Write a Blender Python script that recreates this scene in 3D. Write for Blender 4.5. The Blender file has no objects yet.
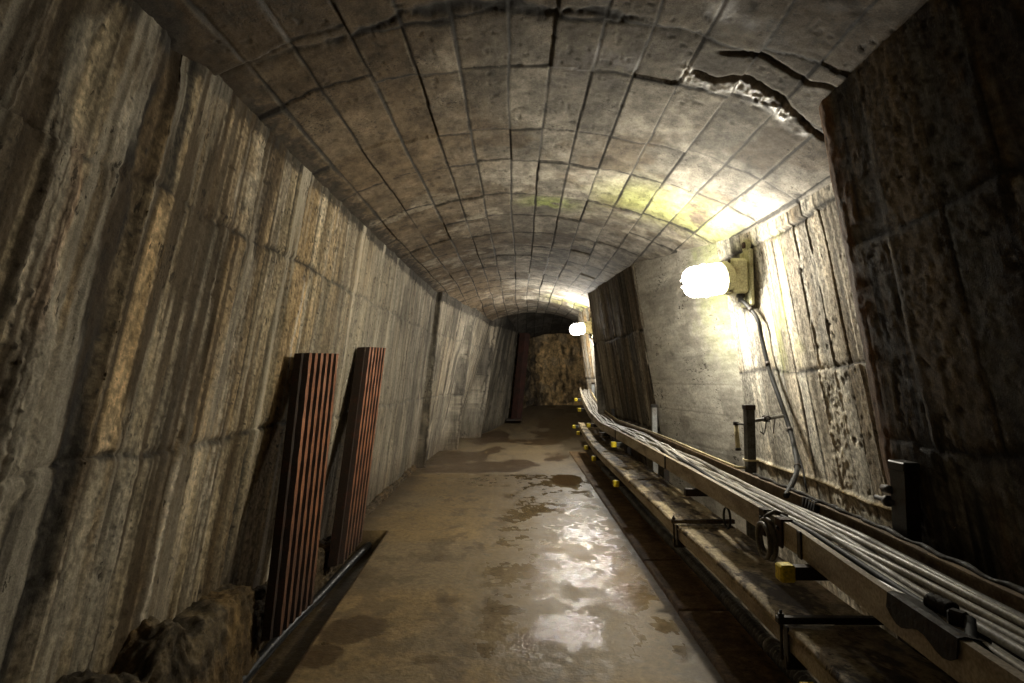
import bpy, math, random
import numpy as np
from mathutils import Vector, Matrix

sc = bpy.context.scene
COL = sc.collection
rng = random.Random(7)

# ------------------------------------------------------------------ camera
F = 560.0
PITCH = math.atan(38.5 / F)
YAW = math.atan(8 / F)
CAM = np.array([0.0, 0.0, 1.18])
cam_d = bpy.data.cameras.new('camera')
cam_d.sensor_width = 36.0
cam_d.lens = F / 1024 * 36.0
cam_d.clip_start = 0.02
cam = bpy.data.objects.new('camera', cam_d)
COL.objects.link(cam)
cam.location = tuple(CAM)
cam.rotation_euler = (math.pi / 2 + PITCH, 0, YAW)
sc.camera = cam

sc.view_settings.view_transform = 'Standard'
sc.view_settings.look = 'None'
sc.view_settings.gamma = 1.0
sc.view_settings.use_curve_mapping = False
sc.view_settings.exposure = 0.62
sc.cycles.max_bounces = 8
sc.cycles.diffuse_bounces = 5
sc.cycles.sample_clamp_indirect = 6.0
sc.cycles.use_denoising = True

K = 0.22          # the gallery climbs: plumb lines lean along its axis

# ------------------------------------------------------------------ numpy noise
def _hash(ix, iy, seed):
    h = (ix.astype(np.int64) * 374761393 + iy.astype(np.int64) * 668265263 + seed * 1442695041) & 0xffffffff
    h = ((h ^ (h >> 13)) * 1274126177) & 0xffffffff
    h = (h ^ (h >> 16)) & 0xffffffff
    return h / 4294967295.0

def vnoise(x, y, seed=0):
    x = np.asarray(x, float); y = np.asarray(y, float)
    ix, iy = np.floor(x), np.floor(y)
    fx, fy = x - ix, y - iy
    fx = fx * fx * (3 - 2 * fx); fy = fy * fy * (3 - 2 * fy)
    a = _hash(ix, iy, seed); b = _hash(ix + 1, iy, seed)
    c = _hash(ix, iy + 1, seed); d = _hash(ix + 1, iy + 1, seed)
    return (a * (1 - fx) + b * fx) * (1 - fy) + (c * (1 - fx) + d * fx) * fy

def fbm(x, y, seed=0, octv=4, gain=0.5):
    s = 0; a = 1.0; t = 0
    for o in range(octv):
        s = s + a * vnoise(x * 2 ** o + 17.3 * o, y * 2 ** o + 5.1 * o, seed + o * 31); t += a; a *= gain
    return s / t

def sstep(a, b, x):
    t = np.clip((x - a) / (b - a), 0, 1)
    return t * t * (3 - 2 * t)

def gauss(x, c, w):
    return np.exp(-((x - c) / w) ** 2)

def mixc(c, k, m):
    return c * (1 - m[..., None]) + np.asarray(k, float) * m[..., None]

# ------------------------------------------------------------------ mesh helpers
def grid_mesh(name, P, C, mat, R=None, flip=False):
    """P (n,m,3) points, C (n,m,3) albedo, R (n,m) roughness"""
    n, m = P.shape[:2]
    me = bpy.data.meshes.new(name)
    me.vertices.add(n * m)
    me.vertices.foreach_set('co', np.ascontiguousarray(P, dtype=np.float32).reshape(-1))
    i = np.arange(n * m).reshape(n, m)
    q = np.stack([i[:-1, :-1], i[1:, :-1], i[1:, 1:], i[:-1, 1:]], -1).reshape(-1, 4)
    if flip: q = q[:, ::-1]
    nf = len(q)
    me.loops.add(nf * 4); me.polygons.add(nf)
    me.loops.foreach_set('vertex_index', np.ascontiguousarray(q, dtype=np.int32).reshape(-1))
    me.polygons.foreach_set('loop_start', np.arange(0, nf * 4, 4, dtype=np.int32))
    me.polygons.foreach_set('loop_total', np.full(nf, 4, dtype=np.int32))
    me.polygons.foreach_set('use_smooth', np.ones(nf, dtype=bool))
    a = me.attributes.new('Col', 'FLOAT_COLOR', 'POINT')
    if R is None: R = np.full((n, m), 0.85)
    rgba = np.concatenate([np.clip(C, 0.004, 0.95), R[..., None]], -1)
    a.data.foreach_set('color', np.ascontiguousarray(rgba, dtype=np.float32).reshape(-1))
    me.update(calc_edges=True)
    me.materials.append(mat)
    o = bpy.data.objects.new(name, me)
    COL.objects.link(o)
    return o

class MB:
    def __init__(s): s.v = []; s.f = []; s.sm = []
    def add(s, vs, fs, smooth=False):
        b = len(s.v); s.v += [tuple(map(float, v)) for v in vs]
        s.f += [tuple(b + i for i in f) for f in fs]; s.sm += [smooth] * len(fs)
    def box(s, c, d, rot=None, bev=0.0):
        hx, hy, hz = d[0] / 2, d[1] / 2, d[2] / 2
        b = min(bev, hx * .9, hy * .9, hz * .9)
        vs = []; fs = []
        if b <= 0:
            vs = [(x, y, z) for z in (-hz, hz) for y in (-hy, hy) for x in (-hx, hx)]
            fs = [(0, 2, 3, 1), (4, 5, 7, 6), (0, 1, 5, 4), (2, 6, 7, 3), (0, 4, 6, 2), (1, 3, 7, 5)]
        else:
            # chamfered box: 24 verts
            idx = {}
            for sx in (-1, 1):
                for sy in (-1, 1):
                    for sz in (-1, 1):
                        for ax in range(3):
                            p = [sx * (hx - b), sy * (hy - b), sz * (hz - b)]
                            p[ax] = (sx, sy, sz)[ax] * (hx, hy, hz)[ax]
                            idx[(sx, sy, sz, ax)] = len(vs); vs.append(tuple(p))
            for ax in range(3):
                o = [k for k in range(3) if k != ax]
                for sg in (-1, 1):
                    ring = []
                    for (p, q) in ((-1, -1), (1, -1), (1, 1), (-1, 1)):
                        t = [0, 0, 0]; t[ax] = sg; t[o[0]] = p; t[o[1]] = q
                        ring.append(idx[(t[0], t[1], t[2], ax)])
                    fs.append(tuple(ring))
            for ax in range(3):
                o = [k for k in range(3) if k != ax]
                for p in (-1, 1):
                    for q in (-1, 1):
                        r = []
                        for (e, a2) in ((-1, o[0]), (1, o[0]), (1, o[1]), (-1, o[1])):
                            t = [0, 0, 0]; t[ax] = e; t[o[0]] = p; t[o[1]] = q
                            r.append(idx[(t[0], t[1], t[2], a2)])
                        fs.append(tuple(r))
            for sx in (-1, 1):
                for sy in (-1, 1):
                    for sz in (-1, 1):
                        fs.append(tuple(idx[(sx, sy, sz, a)] for a in range(3)))
        M = Matrix.Identity(3) if rot is None else rot
        vs = [tuple((M @ Vector(v)) + Vector(c)) for v in vs]
        s.add(vs, fs)
    def tube(s, pts, r, seg=8, cap=True, rad=None):
        P = [Vector(p) for p in pts]
        n = len(P)
        t0 = (P[1] - P[0]).normalized()
        ref = Vector((0, 0, 1)) if abs(t0.z) < .9 else Vector((1, 0, 0))
        N = t0.cross(ref).normalized()
        vs = []
        for i in range(n):
            t = (P[min(i + 1, n - 1)] - P[max(i - 1, 0)]).normalized()
            N = (N - t * N.dot(t)).normalized()
            B = t.cross(N)
            rr = r if rad is None else rad[i]
            for k in range(seg):
                a = 2 * math.pi * k / seg
                vs.append(tuple(P[i] + (N * math.cos(a) + B * math.sin(a)) * rr))
        fs = [(i * seg + k, i * seg + (k + 1) % seg, (i + 1) * seg + (k + 1) % seg, (i + 1) * seg + k)
              for i in range(n - 1) for k in range(seg)]
        if cap:
            fs.append(tuple(range(seg - 1, -1, -1))); fs.append(tuple((n - 1) * seg + k for k in range(seg)))
        s.add(vs, fs, True)
    def lathe(s, prof, origin, axis, seg=24, smooth=True):
        a = Vector(axis).normalized()
        ref = Vector((0, 0, 1)) if abs(a.z) < .9 else Vector((1, 0, 0))
        u = a.cross(ref).normalized(); w = a.cross(u)
        vs = []
        for (d, r) in prof:
            for k in range(seg):
                t = 2 * math.pi * k / seg
                vs.append(tuple(Vector(origin) + a * d + (u * math.cos(t) + w * math.sin(t)) * max(r, 1e-4)))
        n = len(prof)
        fs = [(i * seg + k, i * seg + (k + 1) % seg, (i + 1) * seg + (k + 1) % seg, (i + 1) * seg + k)
              for i in range(n - 1) for k in range(seg)]
        fs.append(tuple(range(seg - 1, -1, -1))); fs.append(tuple((n - 1) * seg + k for k in range(seg)))
        s.add(vs, fs, smooth)
    def sweep(s, sections):
        """closed cross-sections (same count) swept; caps at both ends"""
        m = len(sections[0]); vs = [p for sec in sections for p in sec]; n = len(sections)
        fs = [(i * m + k, i * m + (k + 1) % m, (i + 1) * m + (k + 1) % m, (i + 1) * m + k)
              for i in range(n - 1) for k in range(m)]
        fs.append(tuple(range(m - 1, -1, -1))); fs.append(tuple((n - 1) * m + k for k in range(m)))
        s.add(vs, fs)
    def build(s, name, mat, parent=None, bevel=0.0):
        me = bpy.data.meshes.new(name)
        me.from_pydata(s.v, [], s.f)
        import bmesh
        bm = bmesh.new(); bm.from_mesh(me); bmesh.ops.recalc_face_normals(bm, faces=bm.faces[:]); bm.to_mesh(me); bm.free()
        me.polygons.foreach_set('use_smooth', s.sm)
        me.materials.append(mat)
        o = bpy.data.objects.new(name, me); COL.objects.link(o)
        if parent is not None:
            o.parent = parent
            o.matrix_parent_inverse = PINV(parent)
        if bevel:
            b = o.modifiers.new('soften', 'BEVEL'); b.width = bevel; b.segments = 2; b.limit_method = 'ANGLE'
        return o

def PINV(p):
    # parts are modelled in place: a thing's own location is undone for its parts, and parts already sit at the origin
    return Matrix.Translation(-Vector(p.location)) if p.parent is None else Matrix.Identity(4)

def tag(o, label, cat, group=None, kind=None):
    o['label'] = label; o['category'] = cat
    if group: o['group'] = group
    if kind: o['kind'] = kind
    return o

def structure(o, label=None):
    o['kind'] = 'structure'
    if label: o['label'] = label
    o['category'] = o.name.split('_')[0]
    return o

def thing(name, loc, label, cat, group=None):
    o = bpy.data.objects.new(name, None); COL.objects.link(o)
    o.location = loc; o.empty_display_size = .1
    return tag(o, label, cat, group)

# ------------------------------------------------------------------ materials
def nodes(name):
    m = bpy.data.materials.new(name); m.use_nodes = True
    nt = m.node_tree; nt.nodes.clear()
    out = nt.nodes.new('ShaderNodeOutputMaterial'); b = nt.nodes.new('ShaderNodeBsdfPrincipled')
    nt.links.new(b.outputs[0], out.inputs[0])
    return m, nt, b

def N(nt, t, **kw):
    n = nt.nodes.new(t)
    for k, v in kw.items():
        if k.startswith('i_'):
            key = k[2:]
            n.inputs[int(key) if key.isdigit() else key.replace('_', ' ')].default_value = v
        else: setattr(n, k, v)
    return n

def surf_mat(name, streak=(18, 18, 1.6), fine=90, bump=.35, bdist=.006, var=.6, pits=True, plumb=.217, fleck=(60, 60, 14), spec=.2):
    m, nt, b = nodes(name); L = nt.links.new
    at = N(nt, 'ShaderNodeAttribute', attribute_name='Col')
    tc = N(nt, 'ShaderNodeTexCoord')
    mp = N(nt, 'ShaderNodeMapping'); mp.inputs['Scale'].default_value = streak
    pl = N(nt, 'ShaderNodeMapping'); pl.inputs['Rotation'].default_value = (plumb, 0, 0)
    L(tc.outputs['Object'], pl.inputs['Vector']); L(pl.outputs[0], mp.inputs['Vector'])
    n1 = N(nt, 'ShaderNodeTexNoise', i_Scale=1.0, i_Detail=12.0, i_Roughness=.78)
    L(mp.outputs[0], n1.inputs['Vector'])
    n2 = N(nt, 'ShaderNodeTexNoise', i_Scale=fine, i_Detail=6.0, i_Roughness=.75)
    L(tc.outputs['Object'], n2.inputs['Vector'])
    mr = N(nt, 'ShaderNodeMapRange'); mr.inputs[1].default_value = .36; mr.inputs[2].default_value = .64
    mr.inputs[3].default_value = 1 - var; mr.inputs[4].default_value = 1 + var
    L(n1.outputs[0], mr.inputs[0])
    mr2 = N(nt, 'ShaderNodeMapRange'); mr2.inputs[1].default_value = .36; mr2.inputs[2].default_value = .64
    mr2.inputs[3].default_value = 1 - var * .55; mr2.inputs[4].default_value = 1 + var * .55
    L(n2.outputs[0], mr2.inputs[0])
    mul = N(nt, 'ShaderNodeMath', operation='MULTIPLY'); L(mr.outputs[0], mul.inputs[0]); L(mr2.outputs[0], mul.inputs[1])
    vm = N(nt, 'ShaderNodeVectorMath', operation='SCALE'); L(at.outputs['Color'], vm.inputs[0]); L(mul.outputs[0], vm.inputs['Scale'])
    col = vm.outputs[0]
    h = n2.outputs[0]
    if pits:
        m6 = N(nt, 'ShaderNodeMapping'); m6.inputs['Scale'].default_value = fleck; L(pl.outputs[0], m6.inputs['Vector'])
        vo = N(nt, 'ShaderNodeTexNoise', i_Scale=1.0, i_Detail=4.0, i_Roughness=.65); L(m6.outputs[0], vo.inputs['Vector'])
        n3 = N(nt, 'ShaderNodeTexNoise', i_Scale=3.0, i_Detail=4.0); L(tc.outputs['Object'], n3.inputs['Vector'])
        th = N(nt, 'ShaderNodeMapRange'); th.inputs[1].default_value = .38; th.inputs[2].default_value = .68
        th.inputs[3].default_value = .72; th.inputs[4].default_value = .56; L(n3.outputs[0], th.inputs[0])
        df = N(nt, 'ShaderNodeMath', operation='SUBTRACT'); L(vo.outputs[0], df.inputs[0]); L(th.outputs[0], df.inputs[1])
        lt = N(nt, 'ShaderNodeMapRange'); lt.inputs[1].default_value = 0; lt.inputs[2].default_value = .03; L(df.outputs[0], lt.inputs[0])
        sc_ = N(nt, 'ShaderNodeMath', operation='MULTIPLY'); sc_.inputs[1].default_value = .8; L(lt.outputs[0], sc_.inputs[0])
        mx = N(nt, 'ShaderNodeMix', data_type='RGBA'); L(col, mx.inputs[6])
        mx.inputs[7].default_value = (.028, .022, .016, 1)
        L(sc_.outputs[0], mx.inputs[0])
        col = mx.outputs[2]
        sb = N(nt, 'ShaderNodeMath', operation='SUBTRACT'); L(n2.outputs[0], sb.inputs[0])
        m5 = N(nt, 'ShaderNodeMath', operation='MULTIPLY'); m5.inputs[1].default_value = .6; L(lt.outputs[0], m5.inputs[0])
        L(m5.outputs[0], sb.inputs[1]); h = sb.outputs[0]
    L(col, b.inputs['Base Color']); L(at.outputs['Alpha'], b.inputs['Roughness'])
    bp = N(nt, 'ShaderNodeBump'); bp.inputs['Strength'].default_value = bump; bp.inputs['Distance'].default_value = bdist
    ad = N(nt, 'ShaderNodeMath', operation='ADD'); L(h, ad.inputs[0]); L(n1.outputs[0], ad.inputs[1])
    L(ad.outputs[0], bp.inputs['Height']); L(bp.outputs[0], b.inputs['Normal'])
    b.inputs['Specular IOR Level'].default_value = spec
    return m

def dirty_mat(name, base, dirt, scale=12, thr=(.4, .65), rough=.6, rough2=.85, metal=0., stretch=(1, 1, 1), bump=.2, fine=120, spec=.4):
    m, nt, b = nodes(name); L = nt.links.new
    tc = N(nt, 'ShaderNodeTexCoord'); mp = N(nt, 'ShaderNodeMapping'); mp.inputs['Scale'].default_value = stretch
    L(tc.outputs['Object'], mp.inputs['Vector'])
    n1 = N(nt, 'ShaderNodeTexNoise', i_Scale=scale, i_Detail=8.0, i_Roughness=.65); L(mp.outputs[0], n1.inputs['Vector'])
    n2 = N(nt, 'ShaderNodeTexNoise', i_Scale=fine, i_Detail=4.0); L(tc.outputs['Object'], n2.inputs['Vector'])
    mr = N(nt, 'ShaderNodeMapRange'); mr.inputs[1].default_value = thr[0]; mr.inputs[2].default_value = thr[1]; L(n1.outputs[0], mr.inputs[0])
    mx = N(nt, 'ShaderNodeMix', data_type='RGBA'); L(mr.outputs[0], mx.inputs[0])
    mx.inputs[6].default_value = (*base, 1); mx.inputs[7].default_value = (*dirt, 1)
    m2 = N(nt, 'ShaderNodeMapRange'); m2.inputs[1].default_value = .3; m2.inputs[2].default_value = .7
    m2.inputs[3].default_value = .65; m2.inputs[4].default_value = 1.3; L(n2.outputs[0], m2.inputs[0])
    vm = N(nt, 'ShaderNodeVectorMath', operation='SCALE'); L(mx.outputs[2], vm.inputs[0]); L(m2.outputs[0], vm.inputs['Scale'])
    L(vm.outputs[0], b.inputs['Base Color'])
    rr = N(nt, 'ShaderNodeMapRange'); rr.inputs[3].default_value = rough; rr.inputs[4].default_value = rough2; L(mr.outputs[0], rr.inputs[0])
    L(rr.outputs[0], b.inputs['Roughness'])
    b.inputs['Metallic'].default_value = metal; b.inputs['Specular IOR Level'].default_value = spec
    bp = N(nt, 'ShaderNodeBump'); bp.inputs['Strength'].default_value = bump; bp.inputs['Distance'].default_value = .003
    L(n2.outputs[0], bp.inputs['Height']); L(bp.outputs[0], b.inputs['Normal'])
    return m

M_WALL = surf_mat('board_marked_concrete', streak=(9, 9, 1.0), fine=150, var=.5, bump=.6, bdist=.005)
M_LIT = surf_mat('rough_board_concrete', streak=(9, 9, 1.2), fine=170, bump=.8, bdist=.006, var=.5, fleck=(70, 70, 25))
M_FACE = surf_mat('smooth_form_concrete', streak=(3, 3, 14), bump=.2, var=.3, plumb=0., fleck=(20, 20, 50))
M_CEIL = surf_mat('roof_block_concrete', streak=(10, 7, 7), fine=150, bump=.6, bdist=.004, var=.55, plumb=0., fleck=(70, 70, 70), spec=.4)
M_ROCK = surf_mat('bare_rock', streak=(9, 9, 7), fine=40, bump=.8, bdist=.03, var=.7, pits=False)
M_CURB = surf_mat('crumbling_concrete', streak=(14, 14, 14), fine=60, bump=.8, bdist=.012, var=.55)

def floor_mat():
    m, nt, b = nodes('wet_concrete_floor'); L = nt.links.new
    at = N(nt, 'ShaderNodeAttribute', attribute_name='Col')
    tc = N(nt, 'ShaderNodeTexCoord')
    n1 = N(nt, 'ShaderNodeTexNoise', i_Scale=30.0, i_Detail=8.0, i_Roughness=.7); L(tc.outputs['Object'], n1.inputs['Vector'])
    mr = N(nt, 'ShaderNodeMapRange'); mr.inputs[1].default_value = .3; mr.inputs[2].default_value = .7
    mr.inputs[3].default_value = .62; mr.inputs[4].default_value = 1.38; L(n1.outputs[0], mr.inputs[0])
    vm = N(nt, 'ShaderNodeVectorMath', operation='SCALE'); L(at.outputs['Color'], vm.inputs[0]); L(mr.outputs[0], vm.inputs['Scale'])
    L(vm.outputs[0], b.inputs['Base Color']); L(at.outputs['Alpha'], b.inputs['Roughness'])
    n2 = N(nt, 'ShaderNodeTexNoise', i_Scale=70.0, i_Detail=5.0, i_Roughness=.6); L(tc.outputs['Object'], n2.inputs['Vector'])
    n3 = N(nt, 'ShaderNodeTexNoise', i_Scale=22.0, i_Detail=2.0); L(tc.outputs['Object'], n3.inputs['Vector'])
    ad = N(nt, 'ShaderNodeMath', operation='ADD'); L(n2.outputs[0], ad.inputs[0]); L(n3.outputs[0], ad.inputs[1])
    bs = N(nt, 'ShaderNodeMapRange'); bs.inputs[1].default_value = .05; bs.inputs[2].default_value = .8
    bs.inputs[3].default_value = .44; bs.inputs[4].default_value = .5; L(at.outputs['Alpha'], bs.inputs[0])
    bp = N(nt, 'ShaderNodeBump'); bp.inputs['Distance'].default_value = .006
    L(bs.outputs[0], bp.inputs['Strength']); L(ad.outputs[0], bp.inputs['Height']); L(bp.outputs[0], b.inputs['Normal'])
    b.inputs['Specular IOR Level'].default_value = .5
    return m
M_FLOOR = floor_mat()

M_RAIL = dirty_mat('grimy_tray_metal', (.40, .345, .26), (.17, .13, .085), scale=7, thr=(.42, .7), stretch=(1, .4, 1.5), rough=.5, rough2=.8)
M_RUSTRAIL = dirty_mat('rusty_tray_metal', (.24, .17, .09), (.09, .06, .035), scale=9, thr=(.35, .65), rough=.6)
M_COVER = dirty_mat('muddy_tray_lid', (.30, .24, .15), (.055, .035, .02), scale=6, thr=(.38, .56), stretch=(1, .5, 1), rough=.45, rough2=.75, bump=.4)
M_DARK = dirty_mat('dark_steel', (.030, .028, .026), (.05, .03, .018), scale=10, rough=.45, rough2=.8, metal=.2)
M_STRUT = dirty_mat('grey_strut_steel', (.11, .115, .11), (.05, .045, .035), scale=10, rough=.5, metal=.3)
M_PALESTRUT = dirty_mat('pale_strut_steel', (.42, .44, .45), (.25, .24, .22), scale=8, rough=.5, metal=.2)
M_YELLOW = dirty_mat('yellow_plastic', (.80, .63, .03), (.4, .30, .03), scale=25, thr=(.5, .8), rough=.45)
M_RUST = dirty_mat('red_rusty_iron', (.42, .155, .055), (.15, .05, .02), scale=6, thr=(.4, .75), stretch=(1, 1, .35), rough=.6, rough2=.85, bump=.5)
def foot_grime_shade(m, z0, z1):  # blackens towards the foot: ground dirt plus shade painted into the colour
    nt = m.node_tree; b = [n for n in nt.nodes if n.type == 'BSDF_PRINCIPLED'][0]; src = b.inputs['Base Color'].links[0].from_socket
    tc = N(nt, 'ShaderNodeTexCoord'); sp = N(nt, 'ShaderNodeSeparateXYZ'); nt.links.new(tc.outputs['Object'], sp.inputs[0])
    nz = N(nt, 'ShaderNodeTexNoise', i_Scale=9.0, i_Detail=6.0); nt.links.new(tc.outputs['Object'], nz.inputs['Vector'])
    ml = N(nt, 'ShaderNodeMath', operation='MULTIPLY_ADD'); nt.links.new(nz.outputs[0], ml.inputs[0]); ml.inputs[1].default_value = .7; nt.links.new(sp.outputs['Z'], ml.inputs[2])
    mr = N(nt, 'ShaderNodeMapRange'); mr.inputs[1].default_value = z0 + .35; mr.inputs[2].default_value = z1 + .35; mr.inputs[3].default_value = .93; mr.inputs[4].default_value = 0.
    nt.links.new(ml.outputs[0], mr.inputs[0])
    mx = N(nt, 'ShaderNodeMix', data_type='RGBA'); nt.links.new(mr.outputs[0], mx.inputs[0]); nt.links.new(src, mx.inputs[6]); mx.inputs[7].default_value = (.022, .015, .010, 1)
    nt.links.new(mx.outputs[2], b.inputs['Base Color'])
foot_grime_shade(M_RUST, -.05, 1.0)
M_RUSTDARK = dirty_mat('black_rust', (.030, .018, .012), (.09, .03, .015), scale=14, thr=(.5, .8), rough=.7, bump=.5)
M_BLACKRUB = dirty_mat('black_rubber', (.012, .012, .012), (.03, .026, .02), scale=20, rough=.35, rough2=.6)
M_TAR = dirty_mat('tarred_sheath', (.012, .011, .010), (.035, .025, .015), scale=30, rough=.6, rough2=.9, bump=.8, fine=60, spec=.25)
M_CONDUIT = dirty_mat('dusty_black_conduit', (.13, .135, .14), (.05, .05, .05), scale=12, rough=.35, rough2=.6)
M_BLACKPIPE = dirty_mat('black_wet_plastic', (.008, .009, .011), (.018, .017, .016), scale=12, rough=.3, rough2=.55, bump=.3, spec=.3)
M_CABLES = [dirty_mat('grey_cable_jacket', (.34, .32, .28), (.17, .145, .11), scale=9, thr=(.4, .7), rough=.45, rough2=.7, bump=.1),
            dirty_mat('pale_cable_jacket', (.46, .43, .37), (.22, .19, .14), scale=9, thr=(.45, .75), rough=.4, rough2=.7, bump=.1),
            dirty_mat('dusty_dark_cable_jacket', (.17, .155, .13), (.08, .065, .05), scale=9, rough=.45, rough2=.7, bump=.1),
            dirty_mat('black_cable_jacket', (.022, .022, .022), (.05, .045, .035), scale=9, thr=(.5, .8), rough=.6, rough2=.8, bump=.1, spec=.2)]
M_CAST = dirty_mat('painted_lamp_casting', (.42, .40, .24), (.16, .13, .06), scale=14, thr=(.5, .75), rough=.5)
M_CREAM = dirty_mat('cream_wire_sheath', (.60, .52, .30), (.35, .28, .15), scale=10, rough=.5)
M_PROP = dirty_mat('red_brown_prop_paint', (.06, .022, .016), (.03, .018, .014), scale=5, rough=.7)
M_GALV = dirty_mat('galvanised_wire', (.30, .30, .29), (.18, .17, .15), scale=20, rough=.4, metal=.6)

def glow_mat(name, col, strength):
    """frosted glass of a burning lamp: glows white and lets the bulb's light through"""
    m = bpy.data.materials.new(name); m.use_nodes = True; nt = m.node_tree; nt.nodes.clear()
    out = nt.nodes.new('ShaderNodeOutputMaterial'); ad = nt.nodes.new('ShaderNodeAddShader')
    e = N(nt, 'ShaderNodeEmission'); e.inputs[0].default_value = (*col, 1); e.inputs[1].default_value = strength
    t = N(nt, 'ShaderNodeBsdfTransparent'); t.inputs[0].default_value = (.92, .92, .90, 1)
    nt.links.new(e.outputs[0], ad.inputs[0]); nt.links.new(t.outputs[0], ad.inputs[1]); nt.links.new(ad.outputs[0], out.inputs[0])
    m.cycles.emission_sampling = 'NONE'
    return m
M_GLOW = glow_mat('lit_frosted_glass', (1.0, .955, .87), 7)
M_GLOW2 = glow_mat('lit_frosted_glass_cool', (1.0, .965, .91), 9)

# ------------------------------------------------------------------ pixel ray -> place (for measuring only)
_cp, _sp, _cy, _sy = math.cos(PITCH), math.sin(PITCH), math.cos(YAW), math.sin(YAW)
_fw = np.array([-_sy * _cp, _cy * _cp, _sp]); _rt = np.array([_cy, _sy, 0]); _up = np.cross(_rt, _fw)
def at(px, py, ax, val):
    r = _fw + _rt * (px - 512) / F + _up * (341.5 - py) / F
    return CAM + r * (val - CAM[ax]) / r[ax]

# ------------------------------------------------------------------ plan lines of the gallery
# (x, y) of the wall top, and how far the foot leans out per metre of height
LEFT = [(-1.235, -2.0, .05), (-1.23, 1.93, .05), (-1.215, 1.97, .05), (-1.225, 4.0, .06), (-1.215, 8.05, .085), (-1.14, 8.10, .10), (-.88, 9.95, .20),
        (-.80, 10.0, .20), (-.60, 11.95, .29), (-.45, 12.05, .26), (-.02, 13.6, .13)]
RIGHT1 = [(1.305, -2.0, 0.), (1.30, 2.36, 0.), (1.315, 2.41, 0.), (1.66, 2.44, 0.)]
RECESS = [(1.625, 2.36, .035), (1.60, 3.93, .04), (1.535, 4.36, .05)]
FLARE = [(1.537, 4.35, .05), (1.20, 5.90, .10)]
BLOCK2 = [(1.215, 5.86, .10), (1.195, 5.93, .10), (1.02, 8.28, .12), (1.05, 8.33, .12), (1.30, 8.36, .10)]
NEXT = [(1.32, 8.30, .10), (1.27, 8.75, .10), (1.135, 10.0, .10), (1.09, 10.4, .10), (1.16, 11.2, .10), (1.5, 12.2, .1), (2.3, 13.2, .1)]

def path_samples(pl, spacing):
    out = []
    for (a, b) in zip(pl[:-1], pl[1:]):
        a = np.array(a); b = np.array(b); Ld = np.hypot(*(b - a)[:2]); d = 0.0
        while d < Ld - 1e-6:
            p = a + (b - a) * d / Ld; out.append(p); d += max(spacing(p[1]), .0015)
    out.append(np.array(pl[-1])); return np.array(out)

def wall_points(pl, spacing, zs, inward, disp_fn, k=K, zref=2.4):
    S = path_samples(pl, spacing)
    T = np.gradient(S[:, :2], axis=0); T /= np.linalg.norm(T, axis=1)[:, None] + 1e-12
    Nn = np.stack([-T[:, 1], T[:, 0]], 1) * (1 if inward == 'left' else -1)
    seg = np.hypot(*np.diff(S[:, :2], axis=0).T); s = np.concatenate([[0], np.cumsum(seg)])
    U, Zg = np.meshgrid(s, zs, indexing='ij')
    Y0 = np.repeat(S[:, 1][:, None], len(zs), 1)
    D, C, R = disp_fn(U, Zg, Y0)
    bat = S[:, 2][:, None] * (zref - Zg)
    X = S[:, 0][:, None] + Nn[:, 0][:, None] * (D - bat)
    Y = Y0 + Nn[:, 1][:, None] * (D - bat * (0.3)) + k * (Zg - zref)
    return np.stack([X, Y, Zg], -1), C, R

def boards(u, seed, wmin, wmax, umin, umax):
    r = np.random.RandomState(seed)
    e = umin + np.cumsum(r.uniform(wmin, wmax, int((umax - umin) / wmin) + 5))
    i = np.searchsorted(e, u)
    lo = e[np.clip(i - 1, 0, len(e) - 1)]; hi = e[np.clip(i, 0, len(e) - 1)]
    return i, np.minimum(u - lo, hi - u)

BASE = np.array([.34, .285, .195]); GREY = np.array([.36, .33, .27]); CALC = np.array([.62, .56, .45])
OCHRE = np.array([.33, .205, .075]); BROWN = np.array([.12, .082, .045]); BLACK = np.array([.022, .02, .018])
RUSTC = np.array([.22, .085, .025]); GREEN = np.array([.40, .52, .05])

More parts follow.
